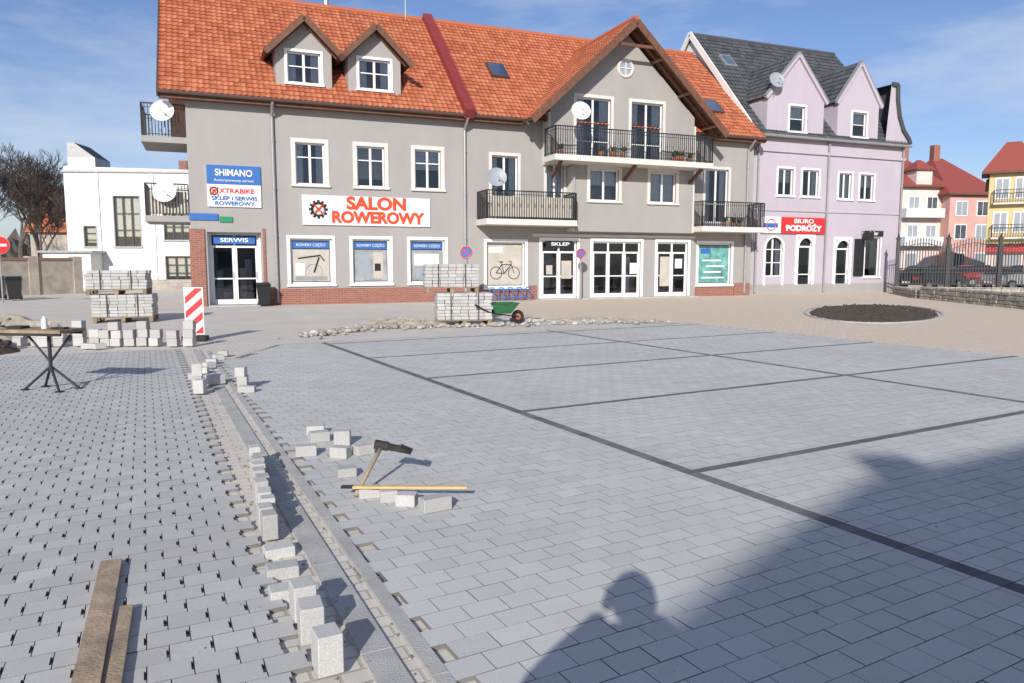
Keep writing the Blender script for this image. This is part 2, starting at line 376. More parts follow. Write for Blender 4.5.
for i,o in enumerate(bay1): window(B,*o,-.6,2,None,curt=['top','full'][i],sur=.15)
for i,o in enumerate(bay2): window(B,*o,-.6,2,[.3],curt=['side','side'][i],sur=.14,sill=False)
B.ring((AX,-.62,10.15),.36,.07,(0,1,0),'stucco_cream',28,6)
vs=[(AX+.33*math.cos(t*math.pi/12),-.63,10.15+.33*math.sin(t*math.pi/12)) for t in range(24)]
B.poly(vs,'dish_grey')
for t in(0,math.pi/2): 
    B.beam((AX-.33*math.cos(t),-.65,10.15-.33*math.sin(t)),(AX+.33*math.cos(t),-.65,10.15+.33*math.sin(t)),.03,.03,'frame_white',up=(0,1,0))
B.obj('windows',F1)
B=MB()
for i,o in enumerate(shop[:4]+[shop[7]]):
    window(B,*o,0,1,None,curt=None,sur=.12,sm='frame_white',fw=.07)
    x0,x1,z0,z1=o
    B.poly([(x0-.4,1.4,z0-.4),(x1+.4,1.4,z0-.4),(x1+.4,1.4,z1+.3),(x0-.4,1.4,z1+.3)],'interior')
    pm=['poster_beige','poster_grey','poster_grey','poster_beige','poster_teal'][i]
    B.box(x0+.10,x1-.10,.112,.122,z0+.10,z1-(.42 if i<3 else .12),pm)
    if i<3: B.box(x0+.10,x1-.10,.112,.122,z1-.38,z1-.12,'sign_blue')
    cx=(x0+x1)/2
    if i==0: 
        B.ring((cx+.1,.105,z0+.45),.33,.012,(0,1,0),'poster_grey');B.cyl((cx+.1,.105,z0+.45),(cx+.3,.105,z0+1.05),.03,.03,5,'sign_black');B.cyl((cx-.5,.105,z0+1.0),(cx+.35,.105,z0+1.12),.03,.03,5,'sign_black');B.cyl((cx+.35,.105,z0+1.12),(cx+.5,.105,z0+.9),.025,.025,5,'sign_black')
        B.box(cx-.62,cx+.6,.105,.111,z0+.14,z0+.3,'metal_grey');B.box(cx-.6,cx-.25,.105,.111,z0+.35,z0+.8,'sign_white')
    elif i==1:
        B.box(cx-.55,cx-.05,.105,.111,z0+.25,z0+1.2,'dish_grey');B.box(cx+.1,cx+.5,.105,.111,z0+.2,z0+1.25,'poster_beige'); B.box(cx+.15,cx+.4,.10,.105,z0+.5,z0+.8,'sign_black')
    elif i==2:
        B.box(cx-.55,cx+.5,.105,.111,z0+.72,z0+1.2,'sign_white');B.box(cx-.5,cx+.5,.105,.111,z0+.18,z0+.6,'dish_grey');B.box(cx-.2,cx+.25,.10,.105,z0+.3,z0+.5,'sign_blue')
    elif i==3: bike(B,cx,z0+.62,.105,.8);B.box(cx-.75,cx-.1,.105,.111,z1-.45,z1-.22,'sign_white')
    else:
        for k in range(4): B.box(x0+.3+.12*(k%3),x1-.3-.2*(k%2),.105,.111,z0+.3+k*.28,z0+.37+k*.28,'sign_white')
        B.box(x0+.2,x0+.8,.105,.111,z1-.5,z1-.25,'sign_blue')
B.obj('shop_windows',F1)
def door(B,x0,x1,z0,z1,y,leaves,light=False,glassy=True):
    fw=.08;a,b=y+.08,y+.15;zt=z1-.5
    B.box(x0-.12,x0,y-.03,y+.02,z0,z1,'frame_white');B.box(x1,x1+.12,y-.03,y+.02,z0,z1,'frame_white');B.box(x0-.12,x1+.12,y-.032,y+.02,z1,z1+.14,'frame_white')
    w=(x1-x0)/leaves
    for i in range(leaves+1):
        xx=min(max(x0+i*w,x0+fw/2),x1-fw/2); B.box(xx-fw/2,xx+fw/2,a,b,z0,z1,'frame_white')
    for i in range(leaves):
        p,q=x0+i*w+fw/2,x0+(i+1)*w-fw/2
        if i==0:p=x0+fw
        if i==leaves-1:q=x1-fw
        for za,zb in((z1-.07,z1),(zt-.04,zt+.04),(z0,z0+.18)): B.box(p,q,a+.003,b-.003,za,zb,'frame_white')
        for xa,xb in((p,p+.05),(q-.05,q)): B.box(xa,xb,a+.006,b-.006,z0+.18,zt-.04,'frame_white')
        B.box(p,q,a+.010,b-.010,z0+.95,z0+1.0,'frame_white')
        B.poly([(p,y+.12,z0+.18),(q,y+.12,z0+.18),(q,y+.12,z1-.07),(p,y+.12,z1-.07)],'glass')
        B.cyl((q-.03,a-.05,z0+.95),(q-.03,a-.05,z0+1.25),.012,.012,6,'metal_grey')
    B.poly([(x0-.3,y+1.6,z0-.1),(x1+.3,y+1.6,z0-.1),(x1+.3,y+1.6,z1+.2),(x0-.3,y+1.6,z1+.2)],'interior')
    B.poly([(x0-.3,y+.18,z0-.005),(x1+.3,y+.18,z0-.005),(x1+.3,y+1.6,z0-.005),(x0-.3,y+1.6,z0-.005)],'metal_grey')
    r_=random.Random(int(x0*10))
    for k in range(int((x1-x0)*5)):
        xx=r_.uniform(x0,x1);hh=r_.uniform(.4,2.0);yy=y+r_.uniform(.35,1.2);B.box(xx-.12,xx+.12,yy,yy+.3,z0,z0+hh,r_.choice(['poster_grey','curtain2','dish_grey','poster_beige','sign_white']))
B=MB()
door(B,14.2,15.95,.03,2.58,0,2);door(B,16.75,19.3,.03,2.58,0,3);door(B,20.2,21.95,.03,2.58,0,2);door(B,.62,2.38,.03,2.72,.4,2)
B.box(.75,2.25,.36,.38,2.32,2.6,'sign_blue');B.box(14.4,15.75,-.05,.06,2.3,2.56,'sign_black')
B.box(14.45,14.75,.05,.06,1.1,1.5,'poster_beige');B.box(15.2,15.7,.05,.06,.9,1.7,'poster_beige');B.box(18.75,19.2,.05,.06,1.1,1.6,'sign_white');B.box(20.4,20.95,.05,.06,.5,1.9,'poster_beige')
B.box(21.25,21.65,.05,.06,1.35,1.8,'sign_white')
B.box(13.9,22.2,-.55,-.0,-.05,.035,'kerb_concrete');B.box(.5,2.5,-.35,.5,-.05,.02,'kerb_concrete')
B.obj('doors',F1)
B=MB()
V=(0,6,5.4);LS=math.hypot(6,5.4)
tiles(B,(-.85,-.5,7.65),(1,0,0),11.3,V,LS,'tile_orange',tw=.21,th=.30)
tiles(B,(10.85,-.5,7.65),(1,0,0),15.1,V,LS,'tile_orange',tw=.21,th=.30)
tiles(B,(25.95,11.5,7.65),(-1,0,0),26.8,(0,-6,5.4),LS,'tile_orange',seg=2)
tiles(B,(13.1,-1.5,7.55),(0,1,0),6.0,(4.85,0,4.45),math.hypot(4.85,4.45),'tile_orange',tw=.21,th=.30)
tiles(B,(22.8,-1.5,7.55),(0,1,0),6.0,(-4.85,0,4.45),math.hypot(4.85,4.45),'tile_orange',tw=.21,th=.30)
B.cyl((-.85,5.5,13.08),(10.4,5.5,13.08),.13,.13,10,'tile_orange',tone=.3);B.cyl((10.9,5.5,13.08),(25.9,5.5,13.08),.13,.13,10,'tile_orange',tone=.3)
B.cyl((AX,-1.5,12.05),(AX,4.5,12.05),.12,.12,10,'tile_orange',tone=.3)
B.obj('tiled_roof',F1)
B=MB()
n=Vector((0,-5.4,6)).normalized()
B.beam(Vector((10.65,-.62,7.55))+n*.12,Vector((10.65,5.55,13.1))+n*.12,.42,.42,'flash_red')
B.box(-.85,13.2,-.44,-.40,7.42,7.64,'wood_brown');B.box(22.7,25.95,-.44,-.40,7.42,7.64,'wood_brown')
B.box(-.85,13.2,-.40,0,7.44,7.47,'wood_brown');B.box(22.7,25.95,-.40,0,7.44,7.47,'wood_brown')
for a,b in((-.9,13.1),(22.8,26.0)): B.cyl((a,-.56,7.60),(b,-.56,7.60),.07,.07,8,'gutter_brown')
B.beam((-.87,-.55,7.52),(-.87,5.5,12.97),.06,.24,'gutter_brown');B.beam((25.97,-.55,7.52),(25.97,5.5,12.97),.06,.24,'gutter_brown')
for sx,ex in((13.05,AX),(22.85,AX)):
    B.beam((sx,-1.53,7.42),(ex,-1.53,11.88),.07,.30,'wood_brown')
    B.beam((sx,-1.0,7.36),(ex,-1.0,11.82),.08,.14,'wood_brown')
    for t in(.12,.42,.72):
        px=sx+(ex-sx)*t;pz=7.42+(11.88-7.42)*t-.12; B.beam((px,-1.5,pz),(px,-.5,pz),.12,.14,'wood_brown')
B.beam((16.9,-1.45,10.9),(19.0,-1.45,10.9),.1,.12,'wood_brown')
for x,t in((13.1,0),(22.8,0)): B.cyl((x,-1.5,7.5),(x,-.4,7.5),.06,.06,8,'gutter_brown')
def pipe(B,x,y=-.09):
    B.cyl((x,y,.1),(x,y,7.1),.055,.055,10,'metal_grey');B.cyl((x,y,7.1),(x,-.56,7.5),.055,.055,10,'metal_grey')
    for z in(.8,2.6,4.4,6.2): B.cyl((x,y,z),(x,y,z+.05),.07,.07,10,'metal_grey')
pipe(B,2.98);pipe(B,10.62);pipe(B,25.3)
B.cyl((15.42,-.7,3.1),(15.42,-.7,5.8),.04,.04,8,'metal_grey')
B.obj('roof_edges_and_downpipes',F1)
B=MB()
def onroof(x,y,w,l):
    z=7.65+(y+.5)*.9; vv=Vector((0,6,5.4)).normalized(); c=Vector((x,y,z))+n*.09
    a=c; B.beam(a,a+vv*l,w,.12,'gutter_brown',up=n); 
    B.beam(a+vv*.08+n*.065,a+vv*(l-.08)+n*.065,w-.16,.012,'glass',up=n)
onroof(13.0,1.9,.85,1.15);onroof(24.1,.9,.85,1.1)
B.cyl((9.6,5.4,12.9),(9.6,5.4,15.0),.03,.02,6,'metal_grey')
for k in range(5): B.cyl((9.2,5.4,14.2+.14*k),(10.0,5.4,14.2+.14*k),.008,.008,4,'metal_grey')
B.cyl((6.0,5.7,12.9),(6.0,5.7,13.75),.12,.12,8,'metal_grey')
B.obj('roof_fittings',F1)
B=MB()
for c in(4.25,6.98):
    y0=.25;zb=7.65+(y0+.5)*.9-.1
    a,b=c-1.05,c+1.05;zs=9.75
    wall(B,[(a,zb),(b,zb),(b,zs),(c,zs+.95),(a,zs)],[(c-.62,c+.62,8.47,9.62)],y0,'stucco_grey',.15)
    window(B,c-.62,c+.62,8.47,9.62,y0,2,[.55],sur=.10,sm='frame_white',curt='side')
    for x in(a,b): B.poly([(x,y0,zb),(x,3.5,zb),(x,3.5,zs),(x,y0,zs)],'stucco_grey')
    for s in(-1,1):
        ex=c+s*1.45;ez=9.50
        tiles(B,(ex,y0-.45,ez),(0,1,0),3.6,(-s*1.45,0,1.38),2.0,'tile_orange')
        B.beam((ex,y0-.47,ez-.10),(c,y0-.47,ez+1.30),.06,.22,'wood_brown');B.beam((ex-s*.2,y0-.1,ez-.02),(c,y0-.1,ez+1.22),.08,.1,'wood_brown')
    B.cyl((c,y0-.45,10.93),(c,3.2,10.93),.1,.1,8,'tile_orange',tone=.3)
B.obj('dormers',F1)
B=MB()
def balc(x0,x1,y0,y1,z,h=1.15,sk='stucco_cream'):
    B.box(x0,x1,y0,y1-.003,z-.20,z,sk);B.box(x0-.03,x1+.03,y0-.03,y1-.003,z-.24,z-.20,sk)
    railing(B,[(x0+.04,y1-.05),(x0+.04,y0+.04),(x1-.04,y0+.04),(x1-.04,y1-.05)],z,h)
balc(14.0,21.95,-1.75,-.6,6.10,1.15)
balc(11.15,15.3,-1.25,0,3.42,1.15)
balc(21.8,25.45,-1.25,0,3.30,1.15)
B.box(11.3,15.1,-1.17,-1.15,3.5,4.35,'poster_beige')
for x in(14.4,18,21.5): B.beam((x,-.6,5.3),(x,-1.5,5.84),.12,.12,'wood_brown')
for z in(6.15,3.32):
    B.box(-1.5,-.003,.15,2.6,z-.22,z,'stucco_grey')
    railing(B,[(-.03,.2),(-1.46,.2),(-1.46,2.55),(-.03,2.55)],z,1.15)
B.box(-1.35,-.1,.25,.27,3.4,4.2,'curtain2')
r_=random.Random(5)
for (xa,xb,y,z) in((14.3,17.5,-1.5,6.1),(19.5,21.7,-1.5,6.1),(12.8,15,-1.0,3.42),(22,25.2,-1.0,3.3)):
    for k in range(4):
        x=r_.uniform(xa,xb);h=r_.uniform(.25,.45);B.cyl((x,y,z),(x,y,z+h*.6),.09,.13,10,'pot_clay')
        for q in range(26):
            d=Vector((r_.uniform(-1,1),r_.uniform(-1,1),r_.uniform(0,1.4)))*.17;B.poly([(x,y,z+h*.6),(x+d.x+.03,y+d.y,z+h*.6+d.z),(x+d.x-.02,y+d.y+.03,z+h*.6+d.z+.05)],'evergreen')
B.obj('balconies',F1)
dish(F1,'satellite_dish',(-.75,.1,7.0),.40,'dish_white');dish(F1,'satellite_dish_lower',(-.8,.1,4.15),.40,'dish_white')
dish(F1,'satellite_dish_gable',(15.1,-1.85,7.85),.40,'dish_white');dish(F1,'satellite_dish_grey',(11.55,-1.35,5.05),.40,'dish_grey')
B=MB()
B.box(.62,2.5,-.07,-.005,3.68,5.2,'sign_white');B.box(.62,2.5,-.075,-.07,4.5,5.2,'sign_blue')
B.box(4.0,9.1,-.08,-.005,3.08,4.22,'sign_white');B.box(-.03,.95,-.06,-.005,3.18,3.42,'sign_blue');B.box(1.0,1.45,-.06,-.005,3.12,3.32,'sign_green')
B.ring((4.6,-.09,3.68),.24,.05,(0,1,0),'sign_black',24,5)
for k in range(12):
    q=k*math.pi/6; B.box(-.045,.045,-.02,.02,.27,.36,'sign_black',M=Matrix.Translation((4.6,-.09,3.68))@Matrix.Rotation(q,4,'Y'))
for q in(.785,-.785): B.box(-.035,.035,-.015,.015,-.3,.3,'sign_orange',M=Matrix.Translation((4.6,-.11,3.68))@Matrix.Rotation(q,4,'Y'))
for q in(.785,-.785): B.box(-.03,.03,-.015,.015,-.2,.2,'sign_orange',M=Matrix.Translation((.85,-.09,4.25))@Matrix.Rotation(q,4,'Y'))
B.ring((.85,-.08,4.25),.13,.025,(0,1,0),'sign_black',20,4)
B.obj('shop_signs',F1)
text('sign_text_salon','SALON',.66,'sign_orange',F1,(6.9,-.09,3.93),2.4,.03);text('sign_text_rowerowy','ROWEROWY',.60,'sign_orange',F1,(6.95,-.09,3.38),3.75,.03)
text('sign_text_header','SHIMANO',.34,'sign_white',F1,(1.56,-.085,4.92),1.3,.006);text('sign_text_sub','Autoryzowany serwis',.13,'sign_white',F1,(1.56,-.085,4.65),1.4)
text('sign_text_bike','XTRABIKE',.24,'sign_red',F1,(1.65,-.08,4.26),1.25,.006);text('sign_text_sklep','SKLEP i SERWIS',.2,'sign_blue',F1,(1.56,-.08,3.99),1.6,.006);text('sign_text_row','ROWEROWY',.2,'sign_blue',F1,(1.56,-.08,3.8),1.4,.006)
text('door_text_serwis','SERWIS',.2,'sign_white',F1,(1.5,.35,2.46),1.0,.004);text('door_text_sklep','SKLEP',.2,'sign_white',F1,(15.08,-.06,2.43),.9,.004)
for x in(4.3,6.65,9.0): text('window_text','ROWERY CZĘŚCI',.15,'sign_white',F1,(x,.105,2.3),1.1,ext=.004)

# ================================================================== LILAC BUILDING
F2=empty('gabled_townhouse',(13.1,38.2,0),R(22.4))
B=MB();x0,x1=-1.0,9.3;E=8.1
w1=[(.5,1.5,5.05,6.4),(2.1,3.2,5.05,6.4),(4.6,5.5,5.0,6.35),(6.1,7.1,5.0,6.35)]
g=[(-.2,1.0,.9,2.95),(1.95,3.0,.03,2.95),(4.55,5.6,.03,2.85),(6.7,7.8,.85,3.0)]
wall(B,[(x0,-.1),(x1,-.1),(x1,E),(x0,E)],w1+g,0,'stucco_lilac')
G1=(1.5,1.85,9.95,12.1);G2=(5.75,1.45,10.05,12.1)
for (c,h,s,t) in(G1,G2): wall(B,[(c-h,E),(c+h,E),(c+h,s),(c,t),(c-h,s)],[(c-.4,c+.6,8.3,9.55)],0,'stucco_lilac')
B.poly([(x0,0,-.1),(x0,0,E),(x0,5.5,14.2),(x0,11,E),(x0,11,-.1)],'stucco_white')
B.poly([(x1,0,-.1),(x1,11,-.1),(x1,11,E),(x1,5.5,14.2),(x1,0,E)],'stucco_white')
B.poly([(x0,11,-.1),(x0,11,E),(x1,11,E),(x1,11,-.1)],'stucco_white')
for (c,h,s,t) in(G1,G2):
    for x in(c-h,c+h): B.poly([(x,0,E),(x,3,E),(x,3,s),(x,0,s)],'stucco_lilac')
B.box(x0,x1,-.10,-.003,7.2,7.35,'stucco_lilac');B.box(x0,x1,-.06,-.003,4.25,4.33,'stucco_lilac')
B.box(x0,x1,-.04,-.003,-.05,.5,'stucco_grey')
B.obj('walls',F2)
B=MB()
for i,o in enumerate(w1): window(B,*o,0,2,None,curt=['top','side','full','top'][i],sm='frame_white',sur=.1)
for (c,h,s,t) in(G1,G2): window(B,c-.4,c+.6,8.3,9.55,0,1,[.5],curt='top',sm='frame_white',sur=.1)
def arch(x0,x1,zs,zt,y,m,tm):
    n=12;P=[(x0+(x1-x0)*(.5-.5*math.cos(math.pi*i/n)),zs+(zt-zs)*math.sin(math.pi*i/n)) for i in range(n+1)]
    for i in range(n):
        (a,za),(b,zb)=P[i],P[i+1]; B.poly([(a,y-.004,za),(b,y-.004,zb),(b,y-.004,zt+.02),(a,y-.004,zt+.02)],m); B.beam((a,y-.02,za),(b,y-.02,zb),.1,.1,tm,up=(0,1,0))
    for x in(x0,x1): B.box(x-.05,x+.05,y-.05,y,.45,zs,tm)
for o in g[:3]:
    if o[2]>.5: window(B,*o,0,2,[.35,.68],curt='side',sur=0)
    else: door(B,*o,0,1)
    arch(o[0],o[1],o[3]-.55,o[3],0,'stucco_lilac','frame_white')
window(B,*g[3],0,1,None,curt='beige',sm='frame_white',sur=.08)
B.obj('windows_and_doors',F2)
B=MB()
tiles(B,(-1.15,-.25,7.95),(1,0,0),10.6,(0,5.75,6.3),math.hypot(5.75,6.3),'tile_slate',amp=.02)
tiles(B,(9.45,11.25,7.95),(-1,0,0),10.6,(0,-5.75,6.3),math.hypot(5.75,6.3),'tile_slate',seg=2)
for (c,h,s,t) in(G1,G2):
    for q in(-1,1):
        tiles(B,(c+q*(h+.12),-.02,s-.10),(0,1,0),4.2,(-q*(h+.12),0,t-s+.14),math.hypot(h+.12,t-s+.14),'tile_slate')
        B.beam((c+q*(h+.14),-.05,s-.16),(c,-.05,t-.02),.16,.16,'stucco_lilac'); B.beam((c+q*(h+.2),-.05,s-.05),(c,-.05,t+.11),.2,.05,'metal_grey')
B.cyl((-1.1,5.5,14.28),(9.4,5.5,14.28),.12,.12,8,'tile_slate')
B.beam((-1.18,-.3,7.95),(-1.18,5.5,14.3),.08,.3,'stucco_white')
B.beam((-1.18,11.3,7.95),(-1.18,5.5,14.3),.08,.3,'stucco_white')
cur=[(7.75,8.1),(9.55,8.1),(9.45,8.35),(9.0,8.8),(8.65,9.5),(8.45,10.4),(8.4,11.2),(8.0,11.2)]
B.poly([(x,-.04,z) for x,z in cur],'stucco_lilac')
for i in range(2,len(cur)):
    a=cur[i-1];b=cur[i]; B.poly([(a[0],-.2,a[1]),(b[0],-.2,b[1]),(b[0],2.5,b[1]+0),(a[0],2.5,a[1])],'tile_slate'); B.beam((a[0],-.1,a[1]),(b[0],-.1,b[1]),.2,.14,'tile_slate',up=(0,1,0))
B.cyl((-1.1,-.32,7.95),(9.4,-.32,7.95),.07,.07,8,'metal_grey')
for x in(-.85,3.75,9.1): B.cyl((x,-.1,.1),(x,-.1,7.9),.05,.05,8,'metal_grey')
nn=Vector((0,-6.3,5.75)).normalized();vv=Vector((0,5.75,6.3)).normalized()
for x,y in((.2,3.6),(4.0,3.2)):
    c=Vector((x,y,7.95+(y+.25)*6.3/5.75))+nn*.08; B.beam(c,c+vv*1.0,.75,.12,'metal_grey',up=nn);B.beam(c+vv*.1+nn*.066,c+vv*.9+nn*.066,.6,.012,'glass',up=nn)
B.obj('slate_roof',F2)
dish(F2,'satellite_dish',(-.1,-.3,10.6),.40,'dish_grey')
B=MB()
B.box(.75,3.65,-.12,-.005,3.12,3.95,'sign_red');B.box(-.55,.7,-.12,-.005,3.12,3.95,'sign_white')
B.ring((0.07,-.12,3.53),.28,.03,(0,1,0),'sign_red',20,4);B.box(-.4,.5,-.13,-.12,3.4,3.62,'sign_blue')
B.box(5.9,6.55,-.1,-.005,.9,2.9,'sign_black') ;B.box(6.6,7.9,-.1,-.005,3.05,3.35,'sign_black')
B.cyl((6.3,-.1,3.3),(6.3,-.9,3.3),.02,.02,6,'metal_dark');B.box(6.28,6.32,-.9,-.2,2.8,3.25,'sign_black')
B.obj('shop_signs',F2)
text('sign_text_biuro','BIURO',.3,'sign_white',F2,(2.2,-.13,3.75),1.3,.006);text('sign_text_podrozy','PODRÓŻY',.38,'sign_white',F2,(2.2,-.13,3.38),2.4,.02)
text('sign_text_cafe','kikr',.3,'sign_white',F2,(7.2,-.11,3.2),.6,.004)

# ================================================================== white building (left background)
W=empty('white_corner_building',(-27,45,0),R(4))
B=MB()
ops=[(3.0,4.5,2.6,5.6),(5.9,7.6,.5,2.0),(1.2,1.9,2.6,3.8),(5.9,7.4,3.0,5.4)]
wall(B,[(.2,-.1),(12,-.1),(12,7.1),(.2,7.35)],ops,0,'stucco_white')
B.poly([(.2,0,-.1),(.2,0,7.35),(.2,12,7.35),(.2,12,-.1)],'stucco_white');B.poly([(.2,0,7.35),(12,0,7.1),(12,12,7.1),(.2,12,7.35)],'metal_dark')
B.box(.1,12.1,-.12,-.003,7.0,7.12,'metal_grey')
B.box(.2,12,-.05,-.003,-.05,.6,'stucco_old');B.box(2.0,2.2,-.08,-.003,.6,6.95,'stucco_white');B.box(5.2,5.4,-.08,-.003,.6,6.95,'stucco_white')
for o in ops: window(B,*o,0,3 if o[1]-o[0]>1.2 else 1,[.33,.66],curt='beige',sur=.06,sm='metal_grey',fm='metal_dark')
B.box(.0,1.6,1,3,7.3,8.0,'stucco_white');B.poly([(0,1,8.0),(1.6,1,8.0),(.4,1,8.9),(0,1,8.9)],'metal_grey');B.poly([(0,3,8.9),(.4,3,8.9),(1.6,3,8.0),(0,3,8.0)],'metal_grey');B.poly([(.4,1,8.9),(1.6,1,8.0),(1.6,3,8.0),(.4,3,8.9)],'metal_dark');B.poly([(0,1,8.9),(.4,1,8.9),(.4,3,8.9),(0,3,8.9)],'metal_dark')
B.box(6.2,6.7,2,2.5,7.1,8.0,'brick_red')
B.box(-.5,2.2,-1.5,-.05,-.05,2.2,'stucco_white');B.box(-.7,2.4,-1.7,-.0,2.2,2.32,'metal_grey')
B.obj('walls_and_windows',W)
H=empty('tiled_house',(-40,62,0),R(10));B=MB()
B.box(0,8,0,8,-.1,4.2,'stucco_old');tiles(B,(-.3,-.3,4.1),(1,0,0),8.6,(0,4.3,4),5.9,'tile_orange',seg=2);tiles(B,(8.3,8.3,4.1),(-1,0,0),8.6,(0,-4.3,4),5.9,'tile_orange',seg=2)
for x in(0,8): B.poly([(x,0,4.2),(x,8,4.2),(x,4,8)],'stucco_old')
B.obj('walls_and_roof',H)
B=MB()
B.box(0,7.5,0,.35,-.1,1.75,'stucco_old');B.box(-.05,7.55,-.06,.41,1.75,1.87,'brick_red')
for x in(0,2.5,5,7.2): B.box(x,x+.45,-.08,.43,-.1,1.95,'stucco_old'); 
B.obj('old_courtyard_wall',None,(-27.2,33.5,0),R(58))
B=MB();B.box(0,9,0,.3,-.1,1.6,'stucco_old');B.box(-.05,9.05,-.05,.35,1.6,1.7,'stucco_grey');B.obj('old_courtyard_wall',None,(-36,36,0),R(-8))

# ================================================================== right background
def bgwin(B,xs,zs,w,h,y,m='frame_white'):
    for x in xs:
        for z in zs:
            B.box(x-.06,x+w+.06,y-.05,y-.003,z-.06,z+h+.06,m)
            for k in(0,1): B.box(x+.04+k*w/2,x+w/2-.02+k*w/2,y-.062,y-.05,z+.04,z+h-.04,'dish_grey' if (int(x*7)+int(z))%3 else 'interior')
Pk=empty('pink_apartment_building',(39,75,0),R(8));B=MB()
B.box(0,4.3,0,10,-.1,9.2,'stucco_palepink');B.box(4.3,9.5,-1.2,10,-.1,8.4,'stucco_pink')
bgwin(B,[.7],[1.2,4.0,6.8],1.1,1.4,0);bgwin(B,[2.7],[4.0,6.8],1.1,1.4,0);bgwin(B,[5.0,7.3],[1.2,4.0,6.3],1.2,1.4,-1.2)
for z in(3.3,6.1): B.box(-.2,4.0,-1.0,-.003,z,z+.9,'stucco_white')
def hip(B,x0,x1,y0,y1,z,h,m='tile_red',o=.5):
    x0-=o;x1+=o;y0-=o;y1+=o;d=min(x1-x0,y1-y0)/2*.8
    cy=(y0+y1)/2;a=(x0+d,cy,z+h);b=(x1-d,cy,z+h)
    if x1-x0<2*d+.2: a=b=((x0+x1)/2,cy,z+h)
    B.poly([(x0,y0,z),(x1,y0,z),b,a],m,.4);B.poly([(x1,y1,z),(x0,y1,z),a,b],m,.4);B.poly([(x0,y1,z),(x0,y0,z),a],m,.6);B.poly([(x1,y0,z),(x1,y1,z),b],m,.3)
    B.box(x0,x1,y0,y1,z-.15,z-.003,'wood_brown')
hip(B,0,4.3,0,10,9.25,3.9);hip(B,4.3,9.5,-1.2,10,8.45,4.2);B.box(2.6,3.3,4,4.7,11,14,'brick_red');B.box(6.2,6.9,4,4.7,11,14,'brick_red')
B.box(1.2,2.9,-.3,1.6,9.3,10.9,'stucco_palepink');hip(B,1.2,2.9,-.3,1.6,10.9,1.0,o=.2)
B.obj('walls_and_roof',Pk)
# placed so its west flank runs away along the street line
Yl=empty('yellow_apartment_building',(35.0,55,0),R(-32));B=MB()
B.box(0,12,0,9,-.1,7.6,'stucco_yellow');B.box(-.1,2.6,-1,1.5,3.0,8.1,'stucco_yellow');B.box(0,12,-.05,-.003,-.05,2.6,'stucco_palepink')
bgwin(B,[.3,1.5],[3.8,6.2],.8,1.4,-1);bgwin(B,[3.6,6.2,8.8],[3.6,5.8],1.1,1.3,0);bgwin(B,[.6,4,7],[.9],1.4,1.3,0)
for z in(3.3,5.75): B.box(.2,2.4,-1.5,-1.07,z,z+.12,'stucco_cream');railing(B,[(.25,-1.08),(.25,-1.48),(2.35,-1.48),(2.35,-1.08)],z+.12,.9,sp=.16,orn=False)
hip(B,-.1,2.6,-1,1.5,8.1,2.2);hip(B,.2,12,1.2,9,7.7,3.0);B.box(0,3.5,-.5,-.08,2.4,2.9,'sign_red')
B.obj('walls_and_roof',Yl)
Rr=empty('red_roofed_house',(47,86,0),R(-5));B=MB();B.box(0,9,0,9,-.1,5.2,'stucco_palepink');bgwin(B,[1,3.5,6],[1,3.4],1.1,1.3,0);hip(B,0,9,0,9,5.25,3.2);B.obj('walls_and_roof',Rr)
B=MB()
for j in range(2):
    rr=130+j*25
    for i in range(150):
        a=R(-62+i*.83); 
        h=5+2.5*noise.noise(Vector((i*.23,j*9,0)))+1.6*noise.noise(Vector((i*.9,j,3)))+j*2
        x,y=rr*math.sin(a),rr*math.cos(a);w=1.4
        c=Vector((x,y,0));t=Vector((math.cos(a),-math.sin(a),0))
        for k in range(5):
            o=random.uniform(-1,1);hh=h*random.uniform(.6,1.05);B.poly([c+t*(o-w),c+t*(o+w),c+t*(o+w*.6)+Vector((0,0,hh*.8)),c+t*o+Vector((0,random.uniform(-2,2),hh)),c+t*(o-w*.7)+Vector((0,0,hh*.75))],'haze_trees')
B.obj('distant_treeline')

# ================================================================== bare trees
def tree(name,loc,h,seed,spread=.55,lv=6):
    rnd=random.Random(seed);B=MB()
    def br(p,d,L,r,k):
        nseg=2 if k<lv else 1;q=p
        for s in range(nseg):
            d=(d+Vector((rnd.uniform(-1,1),rnd.uniform(-1,1),rnd.uniform(-.3,.5)))*.13).normalized()
            q2=q+d*L/nseg; B.cyl(q,q2,max(.012,r*(1-.3*s/nseg)),max(.010,r*(1-.3*(s+1)/nseg)),6 if k<2 else 3,'bark',False);q=q2
            if k>=1 and k<lv and rnd.random()<.85:
                e=(d+Vector((rnd.uniform(-1,1),rnd.uniform(-1,1),rnd.uniform(-.2,.7)))*.8).normalized();br(q,e,L*.62,r*.45,k+1)
        if k<lv:
            for i in range(rnd.choice([2,3,3])):
                e=(d+Vector((rnd.uniform(-1,1),rnd.uniform(-1,1),rnd.uniform(-.3,.5)))*spread).normalized();br(q,e,L*rnd.uniform(.66,.84),r*.62,k+1)
    br(Vector((0,0,-.1)),Vector((0,0,1)),h*.24,h*.017,0)
    return B.obj(name,None,loc)
tree('bare_tree',(-33.2,47,0),11.8,3,lv=6);tree('bare_tree',(-30.6,48,0),8.6,5,lv=6);tree('bare_tree',(-36.0,57,0),12,12,lv=6);tree('bare_tree',(-41,62,0),13,17,lv=5);tree('bare_tree',(-38,50,0),12,8,lv=5)
tree('bare_tree',(52,72,0),7,21,.5,5)

